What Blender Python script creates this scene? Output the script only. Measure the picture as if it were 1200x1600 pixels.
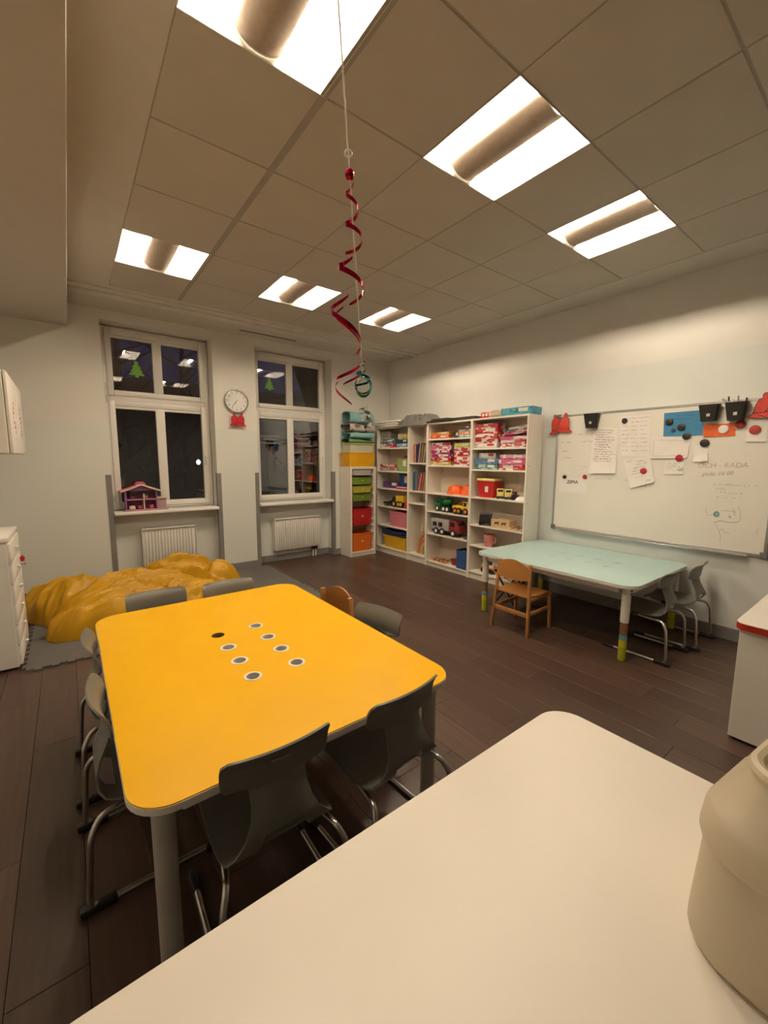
import bpy, bmesh, math, random
from mathutils import Vector, Matrix, noise
random.seed(7)
for o in list(bpy.data.objects): bpy.data.objects.remove(o)
S = bpy.context.scene
COL = S.collection
PI = math.pi

# ------------------------------------------------------------------ camera
CAM = Vector((-0.424, -1.794, 1.507))
F_PX = 641.1
YAW, PITCH, ROLL = -0.6545, -0.12577, 0.00564
def cam_basis():
    cy, sy, cp, sp = math.cos(YAW), math.sin(YAW), math.cos(PITCH), math.sin(PITCH)
    f = Vector((-sy*cp, cy*cp, sp)); r = Vector((cy, sy, 0)); u = r.cross(f)
    cr, sr = math.cos(ROLL), math.sin(ROLL)
    return r*cr + u*sr, u*cr - r*sr, f
CR, CU, CF = cam_basis()
cd = bpy.data.cameras.new('camera'); cam = bpy.data.objects.new('camera', cd); COL.objects.link(cam)
cd.sensor_fit = 'VERTICAL'; cd.sensor_height = 36; cd.lens = F_PX/1600*36; cd.clip_start = 0.02
cam.matrix_world = Matrix(((CR.x, CU.x, -CF.x, CAM.x), (CR.y, CU.y, -CF.y, CAM.y), (CR.z, CU.z, -CF.z, CAM.z), (0, 0, 0, 1)))
S.camera = cam
def ray(x, y): return CF + CR*((x-600)/F_PX) - CU*((y-800)/F_PX)
def on_x(x, y, X): d = ray(x, y); return CAM + d*((X-CAM.x)/d.x)
def on_y(x, y, Y): d = ray(x, y); return CAM + d*((Y-CAM.y)/d.y)
def on_z(x, y, Z): d = ray(x, y); return CAM + d*((Z-CAM.z)/d.z)

# ------------------------------------------------------------------ world, exposure
w = bpy.data.worlds.new('dusk'); S.world = w; w.use_nodes = True
bg = w.node_tree.nodes['Background']; bg.inputs[0].default_value = (0.05, 0.065, 0.24, 1); bg.inputs[1].default_value = 0.2
S.view_settings.view_transform = 'Standard'; S.view_settings.look = 'None'
S.view_settings.gamma = 1; S.view_settings.use_curve_mapping = False
S.view_settings.exposure = 0.0
LIGHT_COL = (1.0, 0.82, 0.60)
LIGHT_STRENGTH = 305.0

# ------------------------------------------------------------------ materials
MATS = {}
def mat(name, col, rough=0.5, metal=0.0, var=0.06, scale=8.0, bump=0.0, bscale=60.0, emit=None, estr=0.0, coat=0.0, trans=0.0, alpha=1.0, objvar=0.0, sheen=0.0, spec=None):
    if name in MATS: return MATS[name]
    m = bpy.data.materials.new(name); m.use_nodes = True
    nt = m.node_tree; b = nt.nodes['Principled BSDF']
    tc = nt.nodes.new('ShaderNodeTexCoord')
    nz = nt.nodes.new('ShaderNodeTexNoise'); nz.inputs['Scale'].default_value = scale; nz.inputs['Detail'].default_value = 4
    nt.links.new(tc.outputs['Object'], nz.inputs['Vector'])
    rp = nt.nodes.new('ShaderNodeValToRGB')
    e = rp.color_ramp.elements
    e[0].position = 0.3; e[1].position = 0.7
    e[0].color = tuple(max(0, c*(1-var)) for c in col) + (1,)
    e[1].color = tuple(min(1, c*(1+var)) for c in col) + (1,)
    nt.links.new(nz.outputs['Fac'], rp.inputs[0])
    out = rp.outputs[0]
    if objvar:
        oi = nt.nodes.new('ShaderNodeObjectInfo'); hs = nt.nodes.new('ShaderNodeHueSaturation')
        mr = nt.nodes.new('ShaderNodeMapRange'); mr.inputs[3].default_value = 1-objvar; mr.inputs[4].default_value = 1+objvar
        nt.links.new(oi.outputs['Random'], mr.inputs[0]); nt.links.new(mr.outputs[0], hs.inputs['Value'])
        nt.links.new(out, hs.inputs['Color']); out = hs.outputs[0]
    nt.links.new(out, b.inputs['Base Color'])
    b.inputs['Roughness'].default_value = rough; b.inputs['Metallic'].default_value = metal
    if spec is not None: b.inputs['Specular IOR Level'].default_value = spec
    if coat: b.inputs['Coat Weight'].default_value = coat; b.inputs['Coat Roughness'].default_value = 0.15
    if trans: b.inputs['Transmission Weight'].default_value = trans
    if alpha < 1: b.inputs['Alpha'].default_value = alpha
    if sheen: b.inputs['Sheen Weight'].default_value = sheen
    if emit: b.inputs['Emission Color'].default_value = tuple(emit)+(1,); b.inputs['Emission Strength'].default_value = estr
    if bump:
        n2 = nt.nodes.new('ShaderNodeTexNoise'); n2.inputs['Scale'].default_value = bscale; n2.inputs['Detail'].default_value = 3
        nt.links.new(tc.outputs['Object'], n2.inputs['Vector'])
        bp = nt.nodes.new('ShaderNodeBump'); bp.inputs['Strength'].default_value = bump; bp.inputs['Distance'].default_value = 0.01
        nt.links.new(n2.outputs['Fac'], bp.inputs['Height']); nt.links.new(bp.outputs[0], b.inputs['Normal'])
    MATS[name] = m
    return m
def print_mat(name, base, ink, ink2, scale=26.0):
    """printed cardboard: blocks of two inks on a base colour"""
    if name in MATS: return MATS[name]
    m = mat(name, base, 0.35, var=0.04, objvar=0.22)
    nt = m.node_tree; b = nt.nodes['Principled BSDF']; tc = [n for n in nt.nodes if n.type == 'TEX_COORD'][0]
    oi = nt.nodes.new('ShaderNodeObjectInfo')
    ad = nt.nodes.new('ShaderNodeVectorMath'); ad.operation = 'ADD'
    ml = nt.nodes.new('ShaderNodeMath'); ml.operation = 'MULTIPLY'; ml.inputs[1].default_value = 37.0; nt.links.new(oi.outputs['Random'], ml.inputs[0])
    nt.links.new(tc.outputs['Object'], ad.inputs[0]); nt.links.new(ml.outputs[0], ad.inputs[1])
    v = nt.nodes.new('ShaderNodeTexVoronoi'); v.distance = 'CHEBYCHEV'; v.inputs['Scale'].default_value = scale
    nt.links.new(ad.outputs[0], v.inputs['Vector'])
    sep = nt.nodes.new('ShaderNodeSeparateColor'); nt.links.new(v.outputs['Color'], sep.inputs[0])
    prev = [l.from_socket for l in nt.links if l.to_socket == b.inputs['Base Color']][0]
    for ch, th, c in ((0, 0.66, ink), (1, 0.8, ink2)):
        g = nt.nodes.new('ShaderNodeMath'); g.operation = 'GREATER_THAN'; g.inputs[1].default_value = th
        nt.links.new(sep.outputs[ch], g.inputs[0])
        mx = nt.nodes.new('ShaderNodeMix'); mx.data_type = 'RGBA'; mx.inputs['B'].default_value = c+(1,) if len(c) == 3 else c
        nt.links.new(g.outputs[0], mx.inputs['Factor']); nt.links.new(prev, mx.inputs['A']); prev = mx.outputs['Result']
    nt.links.new(prev, b.inputs['Base Color'])
    return m
def srgb(r, g, b):
    f = lambda c: (c/255/12.92 if c/255 <= 0.04045 else ((c/255+0.055)/1.055)**2.4)
    return (f(r), f(g), f(b))

# ------------------------------------------------------------------ mesh builder
class MB:
    def __init__(s): s.v = []; s.f = []
    def add(s, vs, fs):
        n = len(s.v); s.v += [tuple(x) for x in vs]; s.f += [tuple(i+n for i in f) for f in fs]; return s
    def bm(s, bm):
        bm.verts.index_update(); s.add([v.co[:] for v in bm.verts], [[v.index for v in f.verts] for f in bm.faces]); bm.free(); return s
    def box(s, x0, x1, y0, y1, z0, z1, bev=0.0, seg=2, M=None):
        x0, x1 = min(x0, x1), max(x0, x1); y0, y1 = min(y0, y1), max(y0, y1); z0, z1 = min(z0, z1), max(z0, z1)
        b = bmesh.new()
        bmesh.ops.create_cube(b, size=1, matrix=Matrix.Translation(((x0+x1)/2, (y0+y1)/2, (z0+z1)/2)) @ Matrix.Diagonal((x1-x0, y1-y0, z1-z0, 1)))
        if bev: bmesh.ops.bevel(b, geom=b.edges[:], offset=min(bev, .45*min(x1-x0, y1-y0, z1-z0)), segments=seg, affect='EDGES', profile=0.5)
        if M is not None: bmesh.ops.transform(b, matrix=M, verts=b.verts)
        return s.bm(b)
    def prism(s, pts, h, M=None, bev=0.0):
        """polygon (list of 2-D points) extruded from z=0 to z=h, then placed by M"""
        b = bmesh.new()
        vs = [b.verts.new((x, y, 0)) for x, y in pts]; f = b.faces.new(vs)
        bmesh.ops.recalc_face_normals(b, faces=[f])
        if f.normal.z > 0: f.normal_flip()
        r = bmesh.ops.extrude_face_region(b, geom=[f]); bmesh.ops.translate(b, vec=(0, 0, h), verts=[g for g in r['geom'] if isinstance(g, bmesh.types.BMVert)])
        if bev: bmesh.ops.bevel(b, geom=[e for e in b.edges if abs(e.verts[0].co.z-e.verts[1].co.z) < 1e-6], offset=bev, segments=2, affect='EDGES', profile=0.5)
        bmesh.ops.recalc_face_normals(b, faces=b.faces)
        if M is not None: bmesh.ops.transform(b, matrix=M, verts=b.verts)
        return s.bm(b)
    def tube(s, path, r, n=10, closed=False, rad=None, flat=None):
        P = [Vector(p) for p in path]; k = len(P); rings = []; up = None
        for i, p in enumerate(P):
            if closed: t = P[(i+1) % k]-P[i-1]
            else: t = P[min(i+1, k-1)]-P[max(i-1, 0)]
            t.normalize()
            if up is None:
                up = Vector((0, 0, 1)) if abs(t.z) < .9 else Vector((1, 0, 0))
            a = t.cross(up)
            if a.length < 1e-5: a = t.cross(Vector((0, 1, 0)))
            a.normalize(); up = a.cross(t).normalized()
            rr = rad[i] if rad else r
            rings.append([p+(a*math.cos(q)*(flat or 1)+up*math.sin(q))*rr for q in (2*PI*j/n for j in range(n))])
        vs = [v for R in rings for v in R]; fs = []
        m = k if closed else k-1
        for i in range(m):
            for j in range(n):
                a = i*n+j; b = i*n+(j+1) % n; c = ((i+1) % k)*n+(j+1) % n; d = ((i+1) % k)*n+j
                fs.append((a, b, c, d))
        if not closed: fs += [tuple(reversed(range(n))), tuple(range((k-1)*n, k*n))]
        return s.add(vs, fs)
    def lathe(s, prof, n=24, M=None, caps=True, arc=2*PI):
        """profile of (radius, z) turned about z"""
        vs = []; fs = []; k = len(prof); full = abs(arc-2*PI) < 1e-6; cols = n if full else n+1
        for j in range(cols):
            a = arc*j/n
            for r, z in prof:
                p = Vector((r*math.cos(a), r*math.sin(a), z)); vs.append(M @ p if M is not None else p)
        for j in range(n):
            j2 = (j+1) % cols
            for i in range(k-1): fs.append((j*k+i, j2*k+i, j2*k+i+1, j*k+i+1))
        if caps and full:
            fs.append(tuple(j*k for j in reversed(range(n)))); fs.append(tuple(j*k+k-1 for j in range(n)))
        return s.add(vs, fs)
    def grid(s, fn, nu, nv, mask=None, thick=0.0):
        """surface fn(u,v) for u,v in 0..1; thick gives it a second skin and rims"""
        top = [Vector(fn(i/nu, j/nv)) for j in range(nv+1) for i in range(nu+1)]
        fs = []
        for j in range(nv):
            for i in range(nu):
                if mask and not mask((i+.5)/nu, (j+.5)/nv): continue
                a = j*(nu+1)+i; fs.append((a, a+1, a+nu+2, a+nu+1))
        if not thick: return s.add(top, fs)
        nrm = [Vector() for _ in top]
        for f in fs:
            n = (top[f[1]]-top[f[0]]).cross(top[f[3]]-top[f[0]])
            for i in f: nrm[i] += n
        N = len(top); bot = [p-(n.normalized() if n.length else n)*thick for p, n in zip(top, nrm)]
        ed = {}
        for f in fs:
            for i in range(4):
                a, b = f[i], f[(i+1) % 4]; ed[(a, b)] = 1
        allf = list(fs)+[tuple(N+i for i in reversed(f)) for f in fs]
        for (a, b) in ed:
            if (b, a) not in ed: allf.append((b, a, N+a, N+b))
        return s.add(top+bot, allf)
    def build(s, name, material, parent=None, smooth=True, loc=None, angle=38):
        me = bpy.data.meshes.new(name); me.from_pydata(s.v, [], s.f)
        b = bmesh.new(); b.from_mesh(me)
        lo = [v for v in b.verts if not v.link_faces]
        if lo: bmesh.ops.delete(b, geom=lo, context='VERTS')
        bmesh.ops.recalc_face_normals(b, faces=b.faces); b.to_mesh(me); b.free()
        if smooth: me.shade_smooth(); me.set_sharp_from_angle(angle=math.radians(angle))
        o = bpy.data.objects.new(name, me); COL.objects.link(o)
        me.materials.append(material)
        if parent is not None: o.parent = parent
        if loc is not None: o.location = loc
        return o
def T(x, y, z): return Matrix.Translation((x, y, z))
def R(a, ax): return Matrix.Rotation(a, 4, ax)
def tag(o, label, cat, group=None):
    o['label'] = label; o['category'] = cat
    if group: o['group'] = group
    return o
def thing(name, label, cat, loc=(0, 0, 0), rotz=0.0, group=None):
    o = bpy.data.objects.new(name, None); COL.objects.link(o); o.empty_display_size = .05
    o.location = loc; o.rotation_euler = (0, 0, rotz)
    return tag(o, label, cat, group)
def struct(o, label=None):
    o['kind'] = 'structure'
    if label: o['label'] = label
    return o
def room(name, label, loc=(0, 0, 0)):
    o = bpy.data.objects.new(name, None); COL.objects.link(o); o.location = loc; o.empty_display_size = .05
    return struct(o, label)
def copy_tree(o, label=None, loc=None, rotz=None, parent=None):
    c = o.copy(); COL.objects.link(c); c.parent = parent
    if parent is not None: c.matrix_parent_inverse = o.matrix_parent_inverse
    if label: c['label'] = label
    if loc is not None: c.location = loc
    if rotz is not None: c.rotation_euler = (0, 0, rotz)
    for ch in list(o.children): copy_tree(ch, parent=c)
    return c
def rrect(x0, x1, y0, y1, r, n=8):
    pts = []
    for cx, cy, a0 in ((x1-r, y1-r, 0), (x0+r, y1-r, PI/2), (x0+r, y0+r, PI), (x1-r, y0+r, 1.5*PI)):
        for i in range(n+1):
            a = a0+PI/2*i/n; pts.append((cx+r*math.cos(a), cy+r*math.sin(a)))
    return pts
def bend_path(pts, rad, n=5):
    """polyline with its corners rounded"""
    P = [Vector(p) for p in pts]; out = [P[0]]
    for i in range(1, len(P)-1):
        a = (P[i-1]-P[i]); b = (P[i+1]-P[i]); d = min(rad, a.length*.45, b.length*.45)
        p0 = P[i]+a.normalized()*d; p1 = P[i]+b.normalized()*d
        for k in range(n+1):
            t = k/n; out.append(p0*(1-t)**2+P[i]*2*t*(1-t)+p1*t*t)
    out.append(P[-1]); return out
def text_mesh(body, size, name, material, parent, M, depth=0.0006, align='CENTER', shear=0.0):
    c = bpy.data.curves.new(name, 'FONT'); c.body = body; c.size = size; c.align_x = align; c.align_y = 'CENTER'; c.extrude = depth; c.resolution_u = 3; c.shear = shear
    t = bpy.data.objects.new(name, c); COL.objects.link(t)
    bpy.context.view_layer.update()
    me = bpy.data.meshes.new_from_object(t.evaluated_get(bpy.context.evaluated_depsgraph_get()))
    bpy.data.objects.remove(t); bpy.data.curves.remove(c)
    me.transform(M); me.materials.clear(); me.materials.append(material)
    o = bpy.data.objects.new(name, me); COL.objects.link(o); o.parent = parent
    return o

# ------------------------------------------------------------------ shared materials
M_white = mat('white_laminate', (0.80, 0.77, 0.71), 0.35, var=0.02)
M_wall = mat('wall_paint', (0.74, 0.73, 0.70), 0.55, var=0.025, scale=2.5, bump=0.03, bscale=90)
M_wallblue = mat('wall_paint_bluish', (0.69, 0.715, 0.70), 0.35, var=0.03, scale=2.0, bump=0.02, bscale=60)
M_grey = mat('grey_vinyl_trim', (0.20, 0.19, 0.185), 0.5, var=0.05)
M_pvc = mat('white_pvc', (0.78, 0.76, 0.72), 0.3, var=0.015)
M_alu = mat('brushed_aluminium', (0.55, 0.55, 0.55), 0.35, 1.0, var=0.05, scale=30)
M_chrome = mat('satin_steel_tube', (0.52, 0.51, 0.48), 0.28, 1.0, var=0.05)
M_black = mat('black_plastic', (0.012, 0.012, 0.013), 0.4, var=0.1)
M_paper = mat('white_paper', (0.78, 0.75, 0.73), 0.7, var=0.02)
M_red = mat('red_plastic', (0.50, 0.02, 0.02), 0.35)
M_inkd = mat('dark_ink', (0.06, 0.05, 0.06), 0.7)
M_inkr = mat('red_ink', (0.45, 0.07, 0.10), 0.7)
M_inkg = mat('faded_marker_ink', (0.42, 0.38, 0.34), 0.7)
M_inkt = mat('teal_marker_ink', (0.05, 0.22, 0.30), 0.7)
M_inkb = mat('brown_marker_ink', (0.36, 0.22, 0.19), 0.7)
# ================================================================== the room
XL, XR, YB, YF, ZC = -1.25, 3.95, 3.79, -4.2, 3.113
YN = 3.95            # back of the window niches
# floor: laminate planks laid along the room
fl = room('floor', 'dark brown laminate plank floor')
M_sub = mat('floor_underlay', (0.012, 0.009, 0.008), 0.8)
MB().box(XL, XR, YF, 4.12, -0.06, -0.012).build('underlay', M_sub, fl)
M_plank = mat('dark_oak_laminate', (0.066, 0.038, 0.027), 0.36, var=0.2, scale=3.0, objvar=0.24, bump=0.02, bscale=40)
nt = M_plank.node_tree    # grain stretched along each board
mp = nt.nodes.new('ShaderNodeMapping'); mp.inputs['Scale'].default_value = (14, 0.9, 4)
tcn = [n for n in nt.nodes if n.type == 'TEX_COORD'][0]
nz0 = [n for n in nt.nodes if n.type == 'TEX_NOISE'][0]
nt.links.new(tcn.outputs['Object'], mp.inputs['Vector']); nt.links.new(mp.outputs[0], nz0.inputs['Vector'])
PW, PL = 0.193, 1.29
shared = None
nx = int((XR-XL)/PW)+1
for i in range(nx):
    x0 = XL+i*PW; x1 = min(x0+PW, XR)
    y = YF-random.random()*PL
    while y < 4.1:
        a = max(y, YF); b = min(y+PL, 4.1)
        if b-a > 0.05:
            full = abs(b-a-PL) < 1e-6 and abs(x1-x0-PW) < 1e-6
            if full and shared:
                o = bpy.data.objects.new('plank', shared); COL.objects.link(o); o.parent = fl
            else:
                hw, hl = (x1-x0)/2-0.0006, (b-a)/2-0.0006
                o = MB().box(-hw, hw, -hl, hl, -0.012, 0, 0.0012, 1).build('plank', M_plank, fl)
                if full: shared = o.data
            o.location = ((x0+x1)/2, (a+b)/2, 0)
        y += PL
# walls
W1 = (-0.045, 1.115); W2 = (1.665, 2.845); WT = 3.012      # window openings
b = MB()
for x0, x1 in ((XL-.2, W1[0]), (W1[1], W2[0]), (W2[1], XR+.2)): b.box(x0, x1, YB, YB+.42, 0, ZC+.1)
for x0, x1 in (W1, W2):
    b.box(x0, x1, YB, YB+.42, WT, ZC+.1)
    b.box(x0, x1, YN, YB+.42, 0, 0.86)
def painted_wall(name, z_split):
    """cream emulsion with a glossier bluish coat up to a height"""
    m = mat(name, (0.74, 0.72, 0.67), 0.5, var=0.02, scale=2.0, bump=0.03, bscale=90)
    nt = m.node_tree; bs = nt.nodes['Principled BSDF']; tc = [n for n in nt.nodes if n.type == 'TEX_COORD'][0]
    sp = nt.nodes.new('ShaderNodeSeparateXYZ'); nt.links.new(tc.outputs['Object'], sp.inputs[0])
    lt = nt.nodes.new('ShaderNodeMath'); lt.operation = 'LESS_THAN'; lt.inputs[1].default_value = z_split
    nt.links.new(sp.outputs['Z'], lt.inputs[0])
    mx = nt.nodes.new('ShaderNodeMix'); mx.data_type = 'RGBA'; mx.inputs['B'].default_value = (0.685, 0.70, 0.66, 1)
    prev = [l.from_socket for l in nt.links if l.to_socket == bs.inputs['Base Color']][0]
    nt.links.new(lt.outputs[0], mx.inputs['Factor']); nt.links.new(prev, mx.inputs['A']); nt.links.new(mx.outputs['Result'], bs.inputs['Base Color'])
    return m
struct(b.build('wall_back', painted_wall('back_wall_paint', 1.9), smooth=False), 'pale wall with two deep window niches')
struct(MB().box(XR, XR+.2, YF, YB+.4, 0, ZC+.1).build('wall_right', M_wall, smooth=False), 'cream wall behind bookcases and whiteboard')
struct(MB().box(XR-.003, XR, -2.6, 0.845, 0.13, 2.42).build('trim_5', M_wallblue, smooth=False), 'pale bluish painted panel around the whiteboard')
struct(MB().box(XL-.2, XL, YF, YB+.4, 0, ZC+.1).build('wall_left', M_wall, smooth=False), 'cream left wall')
struct(MB().box(XL-.2, XR+.2, YF-.2, YF, 0, ZC+.1).build('wall_front', mat('front_wall_paint', (.45, .44, .42), .6), smooth=False), 'wall behind the viewer')
# soffit on the left
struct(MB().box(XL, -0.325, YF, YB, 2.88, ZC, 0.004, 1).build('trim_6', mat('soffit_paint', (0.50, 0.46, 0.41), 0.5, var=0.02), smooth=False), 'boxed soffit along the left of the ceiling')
# baseboards
def base_back(b, x0, x1, y): b.box(x0, x1, y-.014, y, 0, .10, .004, 1)
b = MB()
base_back(b, XL, W1[0]-.01, YB); base_back(b, W1[1]+.01, W2[0]-.01, YB); base_back(b, W2[1]+.01, XR, YB)
base_back(b, W1[0], W1[1], YN); base_back(b, W2[0], W2[1], YN)
for x, s in ((W1[0], 1), (W1[1], -1), (W2[0], 1), (W2[1], -1)): b.box(x, x+s*.012, YB+.02, YN, 0, .10)
struct(b.build('baseboard_back', M_grey), 'grey baseboard under the windows')
struct(MB().box(XR-.014, XR, YF, 0.84, 0, .11, .004, 1).build('baseboard_right', M_grey), 'grey baseboard below the whiteboard')
# corner guards beside the niches
for k, (x, s) in enumerate(((W1[0], -1), (W1[1], 1), (W2[0], -1), (W2[1], 1))):
    b = MB(); b.box(x-.004*s, x+s*.05, YB-.006, YB, 0.0, 1.325, .002, 1); b.box(x-s*.006, x, YB-.006, YB+.05, 0.0, 1.325, .002, 1)
    struct(b.build('trim_%d' % (k+1), M_grey), 'grey corner guard at a window niche')
# skirting cable trunk along the back wall top
b = MB(); b.box(-.325, XR, 3.18, 3.30, ZC-.028, ZC+.01, .006, 2); b.box(-.325, XR, 3.08, 3.18, ZC-.012, ZC+.01, .004, 1)
struct(b.build('trim_7', mat('cornice_paint', (0.66, 0.63, 0.58), .5), smooth=True), 'stepped plaster cornice before the windows')
# slot vent
v = thing('slot_vent', 'narrow dark slot vent in the ceiling above the clock', 'vent', (1.78, 3.56, ZC-.006))
MB().box(-.40, .40, -.022, .022, 0, .006, .002, 1).build('frame', M_pvc, v)
for yy in (-.009, .009): MB().box(-.385, .385, yy-.0085, yy+.0085, -.002, .001).build('slot', M_black, v)
# ceiling: gypsum margin, T-bars and tiles
ce = room('ceiling', 'suspended ceiling of pale mineral tiles in a grid', (0, 0, 0))
M_ceil = mat('ceiling_paint', (0.62, 0.59, 0.54), 0.6, var=0.02)
M_tile = mat('mineral_tile', (0.55, 0.51, 0.45), 0.75, var=0.03, scale=3, bump=0.08, bscale=260, objvar=0.03)
M_bar = mat('grid_bar', (0.36, 0.33, 0.29), 0.6)
TX0, TX1, TY0, TY1 = 0.0, 3.6, -4.2, 3.0
b = MB(); b.box(XL, XR, YF, YB+.1, ZC+.10, ZC+.14)
b.box(-.33, TX0, YF, YB, ZC, ZC+.10); b.box(TX1, XR, YF, YB, ZC, ZC+.10); b.box(TX0, TX1, TY1, YB, ZC, ZC+.10)
b.build('margin', M_ceil, ce, smooth=False)
LIGHTS = [(0, -1), (2, -1), (4, -1), (0, 3), (2, 3), (4, 3)]
OFF = [(0, -5), (2, -5), (4, -5)]
G = 0.6
shared = None
for i in range(6):
    for j in range(-7, 5):
        if (i, j) in LIGHTS or (i, j) in OFF: continue
        if shared is None:
            o = MB().box(-.2955, .2955, -.2955, .2955, 0, .015, .003, 1).build('tile', M_tile, ce); shared = o.data
        else:
            o = bpy.data.objects.new('tile', shared); COL.objects.link(o); o.parent = ce
        o.location = ((i+.5)*G, (j+.5)*G, ZC)
for i in range(7):
    wd = 0.030 if i == 1 else 0.006
    MB().box(i*G-wd/2-.003, i*G+wd/2+.003, TY0, TY1, (ZC+.003) if i != 1 else ZC-.001, ZC+.02).build('grid_bar', M_bar, ce, smooth=False)
for j in range(-7, 6):
    MB().box(TX0, TX1, j*G-.005, j*G+.005, ZC+.004, ZC+.022).build('grid_bar', M_bar, ce, smooth=False)
# ------------------------------------------------------------------ recessed luminaires
M_refl = mat('white_reflector', (0.80, 0.78, 0.74), 0.45, var=0.01)
M_basket = mat('perforated_basket', (0.52, 0.44, 0.37), 0.55, 0.25, var=0.08, scale=40)
M_lamp = mat('lamp_glow', (1, .95, .85), .5, emit=LIGHT_COL, estr=LIGHT_STRENGTH)
M_lampoff = mat('lamp_off', (.8, .78, .72), .4)
def luminaire(i, j, on, label):
    t = thing('ceiling_light', label, 'ceiling light', ((i+.5)*G, (j+.5)*G, ZC), 0, 'recessed square ceiling lights')
    h, D = .297, .088
    b = MB()   # housing shell with a thin visible rim
    b.box(-h, h, -h, h, D+.004, D+.01)
    for s in (-1, 1): b.box(s*h, s*(h+.002), -h, h, -.003, D+.01); b.box(-h, h, s*h, s*(h+.002), -.003, D+.01)
    b.build('housing', M_refl, t, smooth=False)
    for s in (-1, 1):    # curved side reflectors from lamp slot down to the rim
        MB().grid(lambda u, v: (s*(.106+.189*math.sin(u*PI/2)), -.294+.588*v, D*math.cos(u*PI/2)-.001), 8, 1).build('side_reflector', M_refl, t)
        MB().grid(lambda u, v: (-.294+.588*v, s*(.287+.008*math.sin(u*PI/2)), (D-.004)*math.cos(u*PI/2)), 8, 1).build('end_reflector', M_refl, t)
        MB().grid(lambda u, v: (s*(.104+.020*u), -.280+.560*v, .060+.026*u), 1, 1, thick=.001*s).build('lamp_strip', M_lamp if on else M_lampoff, t, smooth=False)
    MB().grid(lambda u, v: (.103*math.cos(PI+u*PI), -.284+.568*v, .076+.072*math.sin(PI+u*PI)), 16, 1, thick=-.0015).build('basket', M_basket, t)
    for s in (-1, 1):
        MB().tube([(.104*math.cos(PI+k*PI/16), s*.285, .076+.073*math.sin(PI+k*PI/16)) for k in range(17)], .003, 6).build('basket_rim', M_refl, t)
    return t
luminaire(0, -1, True, 'largest square ceiling light, cut by the top edge above the string')
luminaire(2, -1, True, 'large square ceiling light right of the hanging swirl')
luminaire(4, -1, True, 'square ceiling light nearest the whiteboard wall')
luminaire(0, 3, True, 'square ceiling light above the left window')
luminaire(2, 3, True, 'square ceiling light above the right window')
luminaire(4, 3, True, 'smallest square ceiling light, nearest the room corner')
for (i, j), nm in zip(OFF, ('left', 'middle', 'right')): luminaire(i, j, False, 'unlit square ceiling light behind the viewer, %s one' % nm)
# ------------------------------------------------------------------ windows
def pane_mat():
    m = bpy.data.materials.new('night_glass'); m.use_nodes = True; nt = m.node_tree; nt.nodes.clear()
    o = nt.nodes.new('ShaderNodeOutputMaterial'); mx = nt.nodes.new('ShaderNodeMixShader'); tr = nt.nodes.new('ShaderNodeBsdfTransparent'); gl = nt.nodes.new('ShaderNodeBsdfGlossy')
    fr = nt.nodes.new('ShaderNodeFresnel'); fr.inputs[0].default_value = 2.15
    gl.inputs['Roughness'].default_value = 0.01; gl.inputs['Color'].default_value = (.9, .9, .95, 1); tr.inputs[0].default_value = (.75, .78, .8, 1)
    nz = nt.nodes.new('ShaderNodeTexNoise'); nz.inputs['Scale'].default_value = 2.2
    bp = nt.nodes.new('ShaderNodeBump'); bp.inputs['Strength'].default_value = .012; nt.links.new(nz.outputs[0], bp.inputs['Height']); nt.links.new(bp.outputs[0], gl.inputs['Normal'])
    nt.links.new(fr.outputs[0], mx.inputs[0]); nt.links.new(tr.outputs[0], mx.inputs[1]); nt.links.new(gl.outputs[0], mx.inputs[2]); nt.links.new(mx.outputs[0], o.inputs[0])
    return m
M_glass = pane_mat()
def window(n, x0, x1, label):
    Yw = 4.0
    t = room('window_%d' % n, label, (x0, Yw, 0)); W = x1-x0
    zb, zt, ztr = 0.90, WT-.01, 2.20
    b = MB(); fw = .055
    b.box(0, fw, 0, .09, zb, zt, .006); b.box(W-fw, W, 0, .09, zb, zt, .006); b.box(fw, W-fw, 0, .09, zt-.05, zt, .006); b.box(fw, W-fw, 0, .09, zb, zb+.045, .006); b.box(fw, W-fw, -.004, .09, ztr-.035, ztr+.05, .008)
    b.build('outer_frame', M_pvc, t)
    def sash(z0, z1):
        b = MB(); sw = .062; xa, xb = fw-.012, W-fw+.012
        b.box(xa, xa+sw, -.022, .06, z0, z1, .008); b.box(xb-sw, xb, -.022, .06, z0, z1, .008)
        b.box(xa+sw, xb-sw, -.022, .06, z1-sw, z1, .008); b.box(xa+sw, xb-sw, -.022, .06, z0, z0+sw, .008)
        b.build('sash', M_pvc, t)
        xm = W/2-.006
        MB().box(xm-.05, xm+.05, -.014, .05, z0+sw, z1-sw, .008).build('mullion', M_pvc, t)
        for a, c in ((xa+sw, xm-.05), (xm+.05, xb-sw)):
            MB().box(a, c, .015, .021, z0+sw, z1-sw).build('pane', M_glass, t, smooth=False)
        MB().box(xa+sw, xb-sw, -.012, .01, z1-sw-.03, z1-sw, .004, 1).build('blind_rail', M_pvc, t)
    sash(ztr+.035, zt-.03); sash(zb+.03, ztr-.022)
    hx = W-fw+.012-.03
    MB().box(hx-.012, hx+.012, -.034, -.02, 1.50, 1.57, .004).box(hx-.008, hx+.008, -.062, -.03, 1.53, 1.548, .004).box(hx-.009, hx+.009, -.066, -.05, 1.43, 1.55, .006).build('handle', M_pvc, t)
    for z in (2.16, 1.02, 2.3):
        MB().lathe([(.008, z), (.008, z+.07)], 10, T(.034, -.012, 0)).build('hinge', M_pvc, t)
    MB().box(-.0, W, 3.73-Yw, .02, .855, .895, .012, 3).build('sill', M_pvc, t)
    return t
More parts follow.
